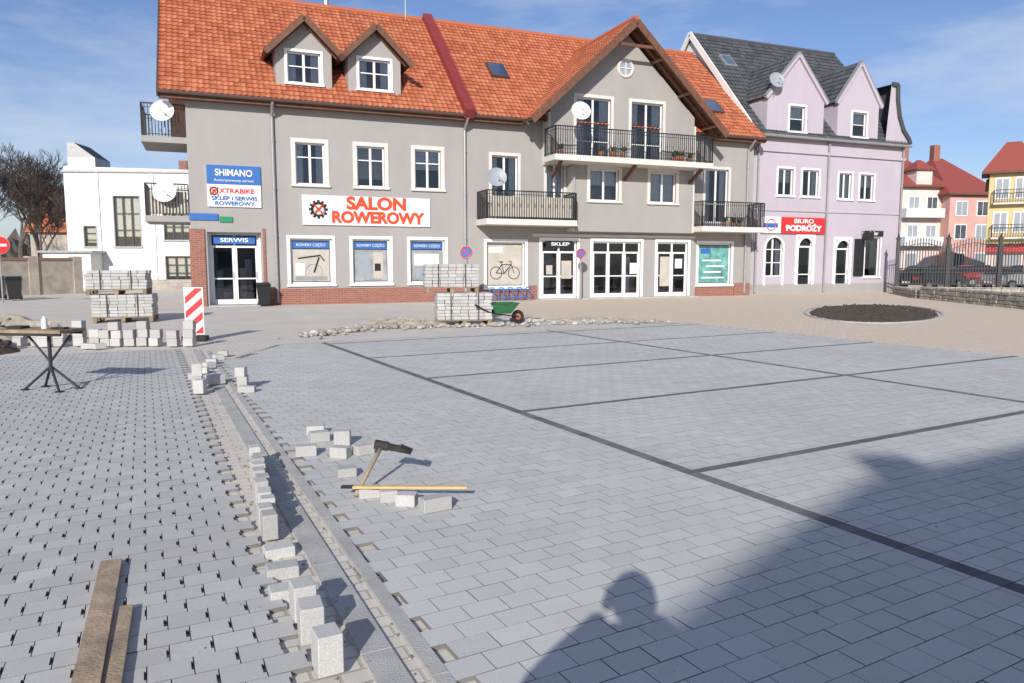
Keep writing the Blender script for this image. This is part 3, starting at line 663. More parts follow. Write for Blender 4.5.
# ================================================================== ground sheets
TH=29.1;ct,st=math.cos(R(TH)),math.sin(R(TH))
def G(b,a): return (b*ct-a*st,b*st+a*ct)
def sheet(name,pts,z,m):
    B=MB();B.poly([(x,y,z) for x,y in pts],m);return B.obj(name)
sheet('ground',[(-400,-400),(400,-400),(400,400),(-400,400)],-.06,'ground')
sheet('street_pavement',[(-60,-30),(60,-30),(60,50),(-60,60)],-.022,'street_setts')
sheet('pedestrian_pavement',[(-2.2,33),(-.2,26),(1.0,20.2),G(13.6,15.2),G(13.6,-14),(40,-5),(44,60),(15,60)],-.012,'tan_setts')
sheet('paver_sand_bed',[G(.9,-4),G(13.6,-6),G(13.6,15),G(3.0,15.0),G(1.8,13)],-.015,'sand')
K0=Vector((-.40,2.68));KA=26.3;kd=Vector((-math.sin(R(KA)),math.cos(R(KA))));kn=Vector((math.cos(R(KA)),math.sin(R(KA))))
def KP(b,a): v=K0+kn*b+kd*a; return (v.x,v.y)
sheet('excavated_bed',[KP(-12,-5),KP(0,-5),KP(0,13.2),KP(-12,12.2)],-.0265,'sand_dark')

def inview(x,y): return y>1.2 and abs(x)<.78*y+1.6
def block(B,P,tone,m,dz=0,tx=0,ty=0,c=.001,zb=-.05,side='joint_shade'):
    """one laid paver: concrete top face, sides coloured darker so sunlit joints look shaded"""
    n=len(P);cx=sum(p[0] for p in P)/n;cy=sum(p[1] for p in P)/n
    vs=[]
    def zz(x,y,b): return b+dz+tx*(x-cx)+ty*(y-cy)
    for (x,y) in P: vs.append((x,y,zb))
    for (x,y) in P: vs.append((x,y,zz(x,y,0)))
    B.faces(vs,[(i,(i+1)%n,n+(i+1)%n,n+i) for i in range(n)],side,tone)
    B.poly(vs[n:],m,tone)
rnd=random.Random(11)
B=MB();bw,bh,gp=.20,.14,.0045
LB=[3.9,9.28];LAs=[4.18,6.9,9.5,12.0,14.6]
a=-3.0;row=0
while a<15:
    b=.6+(row%2)*bw/2
    drow=any(abs((a+bh/2)-L)<=bh/2 for L in LAs)
    while b<13.6:
        x,y=G(b+bw/2,a+bh/2)
        side=(Vector((x,y))-K0).dot(kn)
        if inview(x,y) and side>.17+.02 and not(a>13 and b<1.9+ (a-13)*.6):
            segs=[(b,b+bw)]
            for L in LB:
                ns=[]
                for (p,q) in segs:
                    if q<=L-.055 or p>=L+.055: ns.append((p,q))
                    else:
                        if p<L-.055-.02: ns.append((p,L-.055))
                        if q>L+.055+.02: ns.append((L+.055,q))
                segs=ns
            for (p,q) in segs:
                if q-p<.02: continue
                t=min(1,max(0,rnd.gauss(.5,.17)+.4*noise.noise(Vector((x*.5,y*.5,0)))))
                rws=[(a,a+bh,False)]
                if drow and p>LB[0]: rws=[(a,a+.095,True),(a+.095,a+bh,False)]
                for (r0,r1,dk) in rws:
                    g1=gp+rnd.uniform(-.0012,.0015)
                    P=[G(p+g1/2,r0+g1/2),G(q-g1/2,r0+g1/2),G(q-g1/2,r1-g1/2),G(p+g1/2,r1-g1/2)]
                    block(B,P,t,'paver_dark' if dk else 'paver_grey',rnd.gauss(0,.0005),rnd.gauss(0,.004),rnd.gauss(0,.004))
        b+=bw
    for L in LB:
        x,y=G(L,a+bh/2)
        if inview(x,y) and a<14.7:
            P=[G(L-.055+gp/2,a+gp/2),G(L+.055-gp/2,a+gp/2),G(L+.055-gp/2,a+bh-gp/2),G(L-.055+gp/2,a+bh-gp/2)]
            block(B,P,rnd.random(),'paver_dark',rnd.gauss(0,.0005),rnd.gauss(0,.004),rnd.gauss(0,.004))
    a+=bh;row+=1
B.obj('parking_lot_pavers')
# left field: permeable pavers with a notched head joint, running bond
B=MB();bw,bh=.17,.145;a=-1.6;row=0
while a<12.6:
    b=-.30-bw+(0 if row%2 else -bw/2)
    while b>-12:
        x,y=KP(b+bw/2,a+bh/2)
        if inview(x,y) and not(a>11.9 and b<-6):
            g2=.0045;n0,n1=.038,bh-.038;nd=.012+rnd.gauss(0,.0025)
            P=[KP(b+g2/2,a+g2/2),KP(b+bw-g2/2,a+g2/2),KP(b+bw-g2/2,a+n0),KP(b+bw-nd,a+n0),KP(b+bw-nd,a+n1),KP(b+bw-g2/2,a+n1),KP(b+bw-g2/2,a+bh-g2/2),KP(b+g2/2,a+bh-g2/2)]
            t=min(1,max(0,rnd.gauss(.5,.22)+.4*noise.noise(Vector((x*.6,y*.6,5)))))
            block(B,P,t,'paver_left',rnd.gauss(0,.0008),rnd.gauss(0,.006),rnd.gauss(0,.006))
        b-=bw
    a+=bh;row+=1
B.obj('roadway_pavers')
B=MB();a=-2
while a<11.8:
    L=1.0;P=[KP(.10,a+.004),KP(.17,a+.004),KP(.17,a+L-.004),KP(.10,a+L-.004)];block(B,P,rnd.random(),'kerb_concrete',.002,side='kerb_concrete')
    P=[KP(-.10,a+.304),KP(.03,a+.304),KP(.03,a+L+.296),KP(-.10,a+L+.296)];block(B,P,rnd.random(),'kerb_concrete',-.008,side='kerb_concrete')
    a+=L
B.obj('kerb_stones')

# ================================================================== loose blocks
def placed(B,x,y,sx,sy,sz,rz,m='block_new',rx=0,ry=0,z=0,c=.005):
    M=Matrix.Translation((x,y,z+sz/2*math.cos(rx)*math.cos(ry)+sy/2*abs(math.sin(rx))+sx/2*abs(math.sin(ry))))@Matrix.Rotation(rz,4,'Z')@Matrix.Rotation(rx,4,'X')@Matrix.Rotation(ry,4,'Y')
    B.cbox(sx,sy,sz,c,m,M,random.random())
B=MB()
def lerp2(p,q,t): return (p[0]+(q[0]-p[0])*t,p[1]+(q[1]-p[1])*t)
A0,A1=(-2.05,5.75),(-1.40,4.20)
for i in range(11):
    x,y=lerp2(A0,A1,i/10);placed(B,x+rnd.gauss(0,.015),y,.085,.12,.15+rnd.gauss(0,.008),R(KA)+rnd.gauss(0,.15),rx=rnd.gauss(0,.04),c=.004)
for x,y,r in((-.95,3.22,.5),(-.86,3.02,.4),(-.73,2.78,.5)): placed(B,x,y,.10,.12,.16,r,rx=rnd.gauss(0,.03),c=.004)
for x,y,r in((-1.30,3.98,.5),(-1.20,3.72,.4),(-1.10,3.46,.45)): placed(B,x,y,.16,.11,.08,r,z=-.045,c=.004)
B.obj('upright_paver_row')
B=MB()
for x,y,sx,sy,sz,r in((-1.85,6.85,.16,.11,.08,.2),(-1.74,6.55,.17,.12,.09,.5),(-1.50,6.42,.14,.10,.13,.1),(-1.72,6.05,.17,.10,.09,.3),(-1.42,6.0,.15,.11,.09,-.2),(-1.25,6.1,.16,.1,.08,.7),(-1.25,5.45,.14,.11,.07,.4)):
    placed(B,x,y,sx,sy,sz,r)
B.obj('loose_pavers')
B=MB()
for x,y,r in((-4.02,9.35,.3),(-3.86,9.05,.1),(-3.42,9.3,.2),(-3.5,9.5,.5)): placed(B,x,y,.12,.16,.17,r)
placed(B,-4.02,9.35,.12,.15,.16,.4,z=.17); placed(B,-3.44,9.3,.12,.15,.12,.1,z=.17);placed(B,-3.3,9.1,.2,.1,.08,.1);placed(B,-3.95,9.75,.2,.16,.12,.9)
for q in range(6): placed(B,-4.4-.12*q,10.2+.5*q+rnd.gauss(0,.05),.16,.12,.09,rnd.random(),z=0)
B.obj('loose_pavers')
B=MB()
for x,y,sx,sz,r in((-.98,4.95,.15,.07,.35),(-.83,4.86,.12,.08,.2),(-.70,4.78,.13,.08,-.1),(-.50,4.68,.20,.09,.55)): placed(B,x,y,sx,.10,sz,r)
B.obj('loose_pavers')
B=MB();B.beam((-1.16,4.90,.085),(-.30,4.83,.105),.03,.016,'wood_yellow');B.beam((-1.16,4.90,.087),(-1.08,4.894,.089),.032,.018,'sign_black');B.obj('spirit_level')
Hm=empty('paving_hammer',(-1.05,5.0,0));B=MB()
h0,h1=Vector((-.02,-.08,.02)),Vector((.10,.28,.27))
B.cyl(h0,h1,.016,.013,10,'wood_plank');B.obj('handle',Hm,smooth=True)
B=MB();B.beam(h1+Vector((-.05,0,.02)),h1+Vector((.05,0,.0)),.055,.055,'iron');B.beam(h1+Vector((.05,0,.0)),h1+Vector((.15,-.02,-.015)),.045,.04,'iron')
B.faces([h1+Vector(v) for v in((.14,-.05,.01),(.14,.04,.01),(.22,.06,-.03),(.22,-.08,-.03),(.14,-.05,-.03),(.14,.04,-.03),(.22,.06,-.04),(.22,-.08,-.04))],[(0,1,2,3),(7,6,5,4),(0,3,7,4),(1,5,6,2),(2,6,7,3),(0,4,5,1)],'iron');B.obj('head',Hm)
B=MB()
def plank(p,q,w,t,z): B.beam((p[0],p[1],z),(q[0],q[1],z),w,t,'wood_plank')
plank((-1.27,1.9),(-2.13,3.79),.10,.03,.018);B.obj('timber_plank')
B=MB();plank((-1.31,2.2),(-1.78,3.27),.055,.028,.016);B.obj('timber_plank')
B=MB()
for k in range(520):
    b=rnd.gauss(-.05,.13) if k<330 else rnd.uniform(-6,6);x,y=KP(b,rnd.uniform(-1,11));s=rnd.uniform(.003,.011)*(1 if k<330 else .6)
    M=Matrix.Translation((x,y,s*.4 if k>=330 else -.012))@Matrix.Rotation(rnd.random()*6,4,'Z')
    B.box(-s,s,-s*.7,s*.7,-s*.5,s*.5,'rubble',M=M)
B.obj('gravel_bits')
B=MB()
x=-9.6
while x<-6.2:
    y=14.3+rnd.gauss(0,.05);z=0
    for k in range(rnd.choice([2,2,3])):
        h=.15+rnd.random()*.02; placed(B,x+rnd.gauss(0,.01),y+rnd.gauss(0,.015),.19,.17,h,rnd.gauss(0,.12),z=z);z+=h+.002
    if rnd.random()<.5: placed(B,x+.1,y-.45,.2,.16,.1,rnd.random())
    x+=rnd.choice([.22,.25,.30,.36])
B.obj('paver_row')
def heap(name,loc,rx,ry,h,m,seed,n=26,rz=0,rough=.35,bits=60):
    B=MB();vs=[];fs=[]
    for i in range(n+1):
        for j in range(n+1):
            u=i/n*2-1;v=j/n*2-1;r=math.hypot(u,v)
            z=max(0,1-r**2.0) if r<1 else 0
            z=h*z*(1-rough+rough*2*noise.noise(Vector((u*3+seed,v*3,0)))+rough*noise.noise(Vector((u*9,v*9+seed,0)))) if r<1 else -.03
            vs.append((u*rx,v*ry,z+(.012 if r<.9 else -.02)))
    for i in range(n):
        for j in range(n):
            a=i*(n+1)+j
            u=(i+.5)/n*2-1;v=(j+.5)/n*2-1
            if math.hypot(u,v)<1.05: fs.append((a,a+n+1,a+n+2,a+1))
    B.faces(vs,fs,m)
    r=random.Random(seed)
    for k in range(bits):
        a=r.random()*6.28;q=r.random()**.5*.95;s=r.uniform(.02,.06)*min(1.5,max(.6,h*3))
        px,py=math.cos(a)*q*rx,math.sin(a)*q*ry
        B.cbox(s*2,s*1.4,s*1.2,s*.2,m,Matrix.Translation((px,py,h*max(0,1-q*q)*.9+.01))@Matrix.Rotation(r.random()*6,4,'Z')@Matrix.Rotation(r.uniform(-.4,.4),4,'X'),r.random())
    return B.obj(name,None,loc,rz)
heap('soil_heap',(-10.3,13.2,0),1.3,1.1,.4,'soil',3);heap('rubble_heap',(-11,15.5,0),2.0,1.2,.5,'rubble',5)
heap('flower_bed',(11.9,24.4,0),5.1,2.05,.07,'soil',9,rz=R(62),n=44,rough=.55,bits=260)
B=MB()
for k in range(64):
    a=k/64*6.283;u,v=5.05*math.cos(a),2.0*math.sin(a);c,s=math.cos(R(62)),math.sin(R(62))
    B.box(-.26,.26,-.04,.04,-.05,.015+.0005*(k%2),'kerb_concrete',M=Matrix.Translation((11.9+u*c-v*s,24.4+u*s+v*c,0))@Matrix.Rotation(R(62)+math.atan2(2.0*math.cos(a),-5.05*math.sin(a)),4,'Z'))
B.obj('flower_bed_kerb')
B=MB();pp=[(-4.6,16.0),(-3.6,18.2),(-1.0,18.9),(1.5,19.6),(3.9,20.2)]
for k in range(300):
    t=rnd.random()*4;i=min(3,int(t));x,y=lerp2(pp[i],pp[i+1],t-i);s=rnd.uniform(.03,.10)*(1.2 if rnd.random()<.2 else 1)
    sd_=.10 if rnd.random()<.7 else .3
    placed(B,x+rnd.gauss(0,sd_),y+rnd.gauss(0,sd_),s*1.5,s*1.2,s*.9,rnd.random()*3,'rubble' if rnd.random()<.75 else 'block_new',rx=rnd.gauss(0,.2),z=-.02,c=s*.25)
B.obj('rubble_strip')
heap('sand_heap',(-2.9,19.1,0),1.2,.6,.20,'sand_loose',14);heap('sand_heap',(2.2,20.6,0),1.4,.35,.09,'sand_loose',19)

# ================================================================== pallets of pavers
def pallet(name,x,y,rz,w,d,h,two=None):
    E_=empty(name,(x,y,0),rz);B=MB()
    def pal(z,ox=0,oy=0):
        for k in range(5): yy=-d/2+.05+k*(d-.1)/4; B.box(-w/2+ox,w/2+ox,yy-.05+oy,yy+.05+oy,z+.12,z+.145,'wood_pallet')
        for k in range(3):
            xx=-w/2+.06+k*(w-.12)/2; B.box(xx-.05+ox,xx+.05+ox,-d/2+oy,d/2+oy,z,z+.022,'wood_pallet')
            for q in(-1,0,1): B.box(xx-.05+ox,xx+.05+ox,q*(d/2-.07)-.06+oy,q*(d/2-.07)+.06+oy,z+.022,z+.12,'wood_pallet')
    def load(z,h,ox=0,oy=0):
        nz=int(h/.085)
        for k in range(nz):
            nx=int(w/.2);ny=int(d/.2)
            lx,ly=rnd.gauss(0,.012),rnd.gauss(0,.008)
            for i in range(nx):
                for j in range(ny):
                    if 0<i<nx-1 and 0<j<ny-1 and k<nz-1: continue
                    if k==nz-1 and rnd.random()<.12: continue
                    M=Matrix.Translation((-w/2+w*(i+.5)/nx+ox+rnd.gauss(0,.005)+lx,-d/2+d*(j+.5)/ny+oy+rnd.gauss(0,.006)+ly,z+.085*(k+.5)))
                    B.cbox(w/nx-.006,d/ny-.006,.080,.007,'block_new',M,rnd.random()*.8)
        for q in(-.25,.25): 
            for s in(-1,1): B.box(q*w-.012+ox,q*w+.012+ox,s*(d/2+.016)-.003+oy,s*(d/2+.016)+.003+oy,z,z+nz*.085,'plastic_black')
    pal(0);load(.146,h); B.obj('pallet_and_pavers',E_)
    if two:
        B=MB();zt=.146+int(h/.085)*.085+.003;pal(zt,*two);load(zt+.146,h-.08,*two);B.obj('upper_pallet_and_pavers',E_)
    return E_
pallet('paver_pallet_stack',-10.75,20.6,R(18),1.5,1.05,.66,two=(-.14,.05))
pallet('paver_pallet_stack',-1.30,19.5,R(10),1.42,1.0,.70,two=(-.28,.45))
B=MB()
for k in range(18): placed(B,.0+rnd.random()*.9,20.1+rnd.random()*.5,.2,.16,.09,rnd.random(),z=0)
B.obj('loose_pavers')
# wheelbarrow parked beside the stack
Wb=empty('wheelbarrow',(-.30,19.5,0),R(25));B=MB()
tv=[(-.22,-.18,.28),(.22,-.18,.28),(.22,.18,.28),(-.22,.18,.28),(-.38,-.28,.55),(.42,-.28,.55),(.42,.28,.55),(-.38,.28,.55)]
B.faces(tv,[(3,2,1,0),(0,1,5,4),(1,2,6,5),(2,3,7,6),(3,0,4,7)],'green_paint')
for i in range(4): B.cyl(tv[4+i],tv[4+(i+1)%4],.015,.015,6,'green_paint')
B.obj('tray',Wb)
B=MB()
for s in(-1,1):
    B.cyl((.50,s*.05,.18),(-.35,s*.22,.30),.016,.016,8,'iron');B.cyl((-.35,s*.22,.30),(-.80,s*.27,.52),.016,.016,8,'iron');B.cyl((-.72,s*.262,.48),(-.84,s*.275,.54),.022,.022,8,'rubber')
    B.cyl((-.25,s*.20,.29),(-.33,s*.22,.0),.014,.014,8,'iron')
B.obj('frame',Wb)
B=MB();B.ring((.50,0,.18),.135,.045,(0,1,0),'rubber',20,8);B.cyl((.50,-.04,.18),(.50,.04,.18),.08,.08,14,'pot_clay');B.obj('wheel',Wb)

Br=empty('warning_barrier_board',(-6.60,15.35,0),R(8));B=MB()
B.box(-.24,.24,-.14,.14,0,.09,'rubber');B.box(-.19,.19,-.012,.012,.12,1.10,'sign_white')
def band(B,z,h):
    P=[(-.17,z),(.17,z+.30),(.17,z+.30+h),(-.17,z+h)];O=[(-.17,.14),(.17,.14),(.17,1.08),(-.17,1.08)]
    for k in range(4):
        P=clip(P,O[k],O[(k+1)%4])
        if len(P)<3:return
    B.poly([(x,-.015,zz) for x,zz in P],'sign_red')
for k in range(6): band(B,-.15+k*.30,.15)
B.box(-.03,.03,.012,.04,.05,1.05,'metal_grey');B.obj('board_and_foot',Br)
T=empty('site_worktable',(-5.85,9.3,0),R(-8));B=MB()
B.box(-.66,.34,-.22,.22,.735,.775,'wood_pallet');B.box(-.64,.32,-.20,-.17,.70,.735,'metal_dark');B.box(-.64,.32,.17,.20,.70,.735,'metal_dark')
B.cyl((0,0,.22),(0,0,.735),.022,.022,10,'metal_dark')
for a in(20,140,200,320): 
    c,s=math.cos(R(a)),math.sin(R(a)); B.cyl((0,0,.30),(c*.32,s*.28,.015),.016,.016,8,'metal_dark');B.box(c*.32-.04,c*.32+.04,s*.28-.03,s*.28+.03,0,.015,'rubber')
for s in(-1,1): B.cyl((0,0,.35),(s*.30,0,.70),.014,.014,8,'metal_dark')
B.obj('table',T)
B=MB();B.cyl((-.05,0,.776),(-.05,0,.90),.035,.035,12,'sign_white');B.cyl((-.05,0,.90),(-.05,0,.93),.018,.018,10,'sign_white');B.box(.1,.28,-.08,.02,.776,.80,'iron');B.box(-.5,-.3,-.1,.05,.776,.81,'iron');B.obj('tools',T)
def bin_(loc,rz,s=1,m='plastic_black'):
    B=MB();vs=[];fs=[]
    for z,w,d in((.05,.22,.24),(.85,.28,.30),(.90,.30,.33)):
        vs+=[(-w*s,-d*s,z*s),(w*s,-d*s,z*s),(w*s,d*s,z*s),(-w*s,d*s,z*s)]
    for r in range(2):
        for i in range(4): fs.append((r*4+i,r*4+(i+1)%4,r*4+4+(i+1)%4,r*4+4+i))
    fs+=[(3,2,1,0)];B.faces(vs,fs,m)
    vs=[(-.31*s,-.35*s,.90*s),(.31*s,-.35*s,.90*s),(.31*s,.35*s,.92*s),(-.31*s,.35*s,.92*s),(-.27*s,-.2*s,1.0*s),(.27*s,-.2*s,1.0*s),(.27*s,.25*s,1.03*s),(-.27*s,.25*s,1.03*s)]
    B.faces(vs,[(0,1,5,4),(1,2,6,5),(2,3,7,6),(3,0,4,7),(4,5,6,7)],m)
    for x in(-.22,.22): B.cyl(((x-.03)*s,.3*s,.1*s),((x+.03)*s,.3*s,.1*s),.1*s,.1*s,12,'rubber')
    B.cyl((-.25*s,.38*s,.88*s),(.25*s,.38*s,.88*s),.02*s,.02*s,6,m)
    return B.obj('wheelie_bin',None,loc,rz)
bin_((-9.35,27.9,0),R(22),.85);bin_((-21.6,32.2,0),R(30));bin_((-22.6,32.6,0),R(25))
B=MB()
for k in range(5):
    x=k*.42;B.cyl((x,0,0),(x,0,.55),.02,.02,8,'blue_paint');B.cyl((x,.5,0),(x,.5,.55),.02,.02,8,'blue_paint');B.cyl((x,0,.55),(x,.5,.55),.02,.02,8,'blue_paint')
for z in(.12,.48): B.cyl((0,0,z),(1.68,0,z),.02,.02,8,'blue_paint');B.cyl((0,.5,z),(1.68,.5,z),.02,.02,8,'blue_paint')
B.obj('bicycle_rack',None,(-.75,31.2,0),R(22.4))
def roadsign(name,loc,rz,z,r,kind):
    E_=empty(name,loc,rz);B=MB();B.cyl((0,.03,0),(0,.03,z+r),.03,.03,10,'metal_grey');B.obj('post',E_)
    B=MB();B.cyl((0,-.01,z),(0,.01,z),r,r,28,'sign_white');B.cyl((0,-.02,z),(0,-.012,z),r*.97,r*.97,28,'sign_red' if kind=='no' else 'sign_blue')
    if kind=='no': B.box(-r*.7,r*.7,-.03,-.021,z-r*.14,z+r*.14,'sign_white')
    else:
        B.ring((0,-.022,z),r*.88,.025,(0,1,0),'sign_red');B.beam((-r*.6,-.03,z+r*.6),(r*.6,-.03,z-r*.6),.05,.01,'sign_red',up=(0,1,0))
    B.obj('plate',E_)
roadsign('no_entry_sign',(-20.15,29.3,0),R(30),2.3,.36,'no')
roadsign('no_parking_sign',(-1.75,28.5,0),R(5),2.0,.24,'np')
roadsign('no_parking_sign',(3.0,32.4,0),R(5),2.0,.22,'np')

def stonewall(name,p,q,h,t=.35):
    E_=empty(name,(p[0],p[1],0),math.atan2(q[1]-p[1],q[0]-p[0]));L=math.hypot(q[0]-p[0],q[1]-p[1]);B=MB();z=-.05;r=random.Random(4)
    B.box(0.02,L-.02,-t/2+.05,t/2-.05,-.05,h-.04,'sand_dark')
    while z<h-.02:
        hh=min(r.uniform(.13,.2),h-z);x=0
        while x<L:
            w=min(r.uniform(.22,.5),L-x)
            if w>.05: B.cbox(w-.015,t+r.uniform(-.03,.03),hh-.012,.02,'stone_wall',Matrix.Translation((x+w/2,r.uniform(-.01,.01),z+hh/2)),r.random())
            x+=w
        z+=hh
    B.obj('stones',E_);return E_
stonewall('stone_retaining_wall',(18.6,33.5),(17.9,24.5),.55);stonewall('stone_retaining_wall',(17.9,24.2),(18.6,18),.6)
stonewall('stone_retaining_wall',(18.6,33.8),(20.3,39.2),.40);stonewall('stone_retaining_wall',(20.5,39.6),(33.5,36.2),.35)
f0,f1=(20.5,39.6),(33.5,36.2)
Fe=empty('wrought_iron_fence',(f0[0],f0[1],0),math.atan2(f1[1]-f0[1],f1[0]-f0[0]));B=MB();L=math.hypot(f1[0]-f0[0],f1[1]-f0[1]);bay=2.4
nb=int(L/bay)
for i in range(nb+1):
    s=i*bay;B.box(s-.08,s+.08,-.08,.08,.3,2.85,'metal_dark');B.box(s-.11,s+.11,-.11,.11,2.85,2.92,'metal_dark');B.cyl((s,0,2.92),(s,0,3.18),.08,.0,8,'metal_dark')
    if i<nb:
        for j in range(1,18):
            x=s+j*bay/18;u=(x-s)/bay;zt=2.4+.42*math.sin(math.pi*u)
            B.box(x-.02,x+.02,-.015,.015,.42,zt,'metal_dark');B.cyl((x,0,zt),(x,0,zt+.16),.045,0,4,'metal_dark')
            if j%2: B.ring((x+.067,0,1.22),.065,.016,(0,1,0),'metal_dark',10,3);B.ring((x+.067,0,zt-.28),.055,.015,(0,1,0),'metal_dark',10,3)
        for j in range(15):
            u0,u1=j/15,(j+1)/15
            B.beam((s+u0*bay,0,2.22+.42*math.sin(math.pi*u0)),(s+u1*bay,0,2.22+.42*math.sin(math.pi*u1)),.03,.05,'metal_dark',up=(0,1,0))
        for z in(.5,1.12,1.32): B.box(s+.08,s+bay-.08,-.02,.02,z-.022,z+.022,'metal_dark')
B.obj('bars_and_posts',Fe)

def car(name,loc,rz,m):
    E_=empty(name,loc,rz);B=MB()
    prof=[(-2.1,.35),(-2.15,.6),(-2.05,.88),(-1.75,.95),(-.95,1.0),(.75,1.0),(1.55,.92),(2.0,.78),(2.12,.55),(2.05,.32)]
    n=len(prof);vs=[];fs=[]
    for (y,s) in((-.80,.96),(-.86,1.0),(.86,1.0),(.80,.96)):
        for x,z in prof: vs.append((x*s,y,z if abs(y)>.85 else z+.01))
    for a in range(3):
        for i in range(n): fs.append((a*n+i,a*n+(i+1)%n,(a+1)*n+(i+1)%n,(a+1)*n+i))
    fs+=[tuple(range(n-1,-1,-1)),tuple(range(3*n,4*n))];B.faces(vs,fs,m);B.obj('body',E_,smooth=False)
    B=MB();gp=[(-1.75,.96),(-1.35,1.38),(-.9,1.47),(.1,1.47),(1.05,.99)]
    n=len(gp);vs=[(x,-.74+(.14 if z>1.2 else 0),z) for x,z in gp]+[(x,.74-(.14 if z>1.2 else 0),z) for x,z in gp]
    B.faces(vs,[tuple(range(n)),tuple(range(2*n-1,n-1,-1))]+[(0,n,n+1,1),(3,n+3,n+4,4)],'sign_black');B.faces(vs,[(1,n+1,n+2,2),(2,n+2,n+3,3)],m)
    for y in(-.69,.69): B.box(-.39,-.31,y-.03,y+.03,.99,1.46,m)
    B.obj('cabin',E_)
    B=MB()
    for x in(-1.32,1.3):
        for y in(-.86,.70): B.cyl((x,y,.32),(x,y+.16,.32),.32,.32,20,'rubber');B.cyl((x,y-.01,.32),(x,y+.17,.32),.19,.19,16,'metal_grey')
    B.obj('wheels',E_)
    B=MB()
    for y in(-.6,.6): B.box(-2.17,-2.1,y-.16,y+.16,.65,.8,'sign_red');B.box(2.05,2.13,y-.17,y+.17,.6,.72,'dish_white')
    B.box(-2.18,-2.14,-.25,.25,.45,.56,'sign_white');B.obj('lamps_and_plate',E_)
car('parked_car',(24.6,43.6,0),R(25),'car_dark');car('parked_car',(29.6,43.5,0),R(15),'car_silver');car('parked_car',(31.5,50.0,0),R(10),'car_red');car('parked_car',(36.5,48.0,0),R(15),'car_dark')

# ================================================================== tenement behind the photographer (casts the big shadow)
Tn=empty('tenement_building',(0,-15,0));B=MB()
ol=[(-9,-.1),(13,-.1),(13,7.4),(6,10.8),(1.4,9.86),(-.63,9.30),(-1.57,8.73),(-2.18,8.32),(-9,4.2)]
B.poly([(x,0,z) for x,z in ol],'stucco_cream');B.poly([(x,-9,z) for x,z in reversed(ol)],'stucco_cream')
for i in range(len(ol)):
    a=ol[i];b=ol[(i+1)%len(ol)];B.poly([(a[0],0,a[1]),(a[0],-9,a[1]),(b[0],-9,b[1]),(b[0],0,b[1])],'tile_orange' if a[1]>3.8 and b[1]>3.8 else 'stucco_cream')
B.obj('walls_and_roof',Tn);B=MB();B.box(-.55,-.1,-1.2,-.3,8.8,9.78,'brick_red');B.box(3.4,4.2,-1.2,-.3,9.5,10.9,'brick_red')
bb=MB()
for x in(-6,-2.5,1,4.5,8): 
    for z in(1,4.3): 
        if z<4 or x>-4: bb.box(x-.7,x+.7,.003,.06,z-.05,z+1.7,'frame_white');bb.box(x-.6,x+.6,.06,.075,z+.05,z+1.6,'interior')
B.obj('chimneys',Tn);bb.obj('windows',Tn)

# ================================================================== photographer (standing behind the lens)
Ph=empty('photographer',(0,0,0))
def skin(name,verts,edges,radii,m,root=0,sub=2,parent=Ph):
    me=bpy.data.meshes.new(name);me.from_pydata(verts,edges,[]);me.materials.append(MATS[m])
    o=bpy.data.objects.new(name,me);scene.collection.objects.link(o);o.parent=parent
    s=o.modifiers.new('Skin','SKIN');s.use_smooth_shade=True
    for i,r in enumerate(radii):
        rr=r if isinstance(r,tuple) else (r,r); me.skin_vertices[0].data[i].radius=rr
    me.skin_vertices[0].data[root].use_root=True
    u=o.modifiers.new('Sub','SUBSURF');u.levels=sub;u.render_levels=sub
    return o
yb=-.26
v=[(0,yb,.96),(0,yb,1.12),(0,yb,1.28),(0,yb,1.42),(0,yb+.01,1.54),
   (-.21,yb,1.42),(-.41,yb+.0,1.29),(-.10,-.09,1.52),(.21,yb,1.42),(.40,yb+.0,1.26),(.10,-.09,1.52)]
skin('jacket',v,[(0,1),(1,2),(2,3),(3,4),(3,5),(5,6),(6,7),(3,8),(8,9),(9,10)],[(.19,.15),(.18,.14),(.21,.15),(.18,.13),.085,.10,.08,.045,.10,.08,.045],'jacket')
v=[(0,yb,.95),(-.10,yb,.86),(-.12,yb+.02,.50),(-.14,yb-.02,.12),(.10,yb,.86),(.13,yb+.03,.50),(.15,yb+.02,.12)]
skin('trousers',v,[(0,1),(1,2),(2,3),(0,4),(4,5),(5,6)],[(.17,.14),.105,.075,.06,.105,.075,.06],'trousers')
for s,dy in((-1,-.02),(1,.02)):
    x=.145*s;skin('shoe',[(x,yb+dy-.06,.055),(x,yb+dy+.06,.05),(x+.02*s,yb+dy+.19,.04)],[(0,1),(1,2)],[.052,.05,.035],'plastic_black')
skin('neck',[(0,yb+.01,1.49),(0,yb+.03,1.59)],[(0,1)],[.065,.062],'skin')
B=MB();vs=[];fs=[];nu,nv=28,20;hc=Vector((.01,yb+.04,1.665))
for j in range(nv+1):
    ph=math.pi*j/nv
    for i in range(nu):
        th=2*math.pi*i/nu;x=math.sin(ph)*math.cos(th);y=math.sin(ph)*math.sin(th);z=math.cos(ph)
        w=.080*(1-.22*max(0,-z));d=.098*(1-.12*max(0,-z));p=Vector((x*w,y*d,z*.118))
        if y>.75 and abs(x)<.22 and -.3<z<.12: p.y+=.022*(1-abs(x)/.22)*(1-abs(z+.14)/.3)
        if y>.6 and .25>abs(x)-.2>0 and -.02<z<.2: p.y-=.006
        if y>.7 and abs(x)<.4 and -.6<z<-.5: p.y-=.004
        vs.append(hc+p)
for j in range(nv):
    for i in range(nu): fs.append((j*nu+i,(j+1)*nu+i,(j+1)*nu+(i+1)%nu,j*nu+(i+1)%nu))
B.faces(vs,fs,'skin')
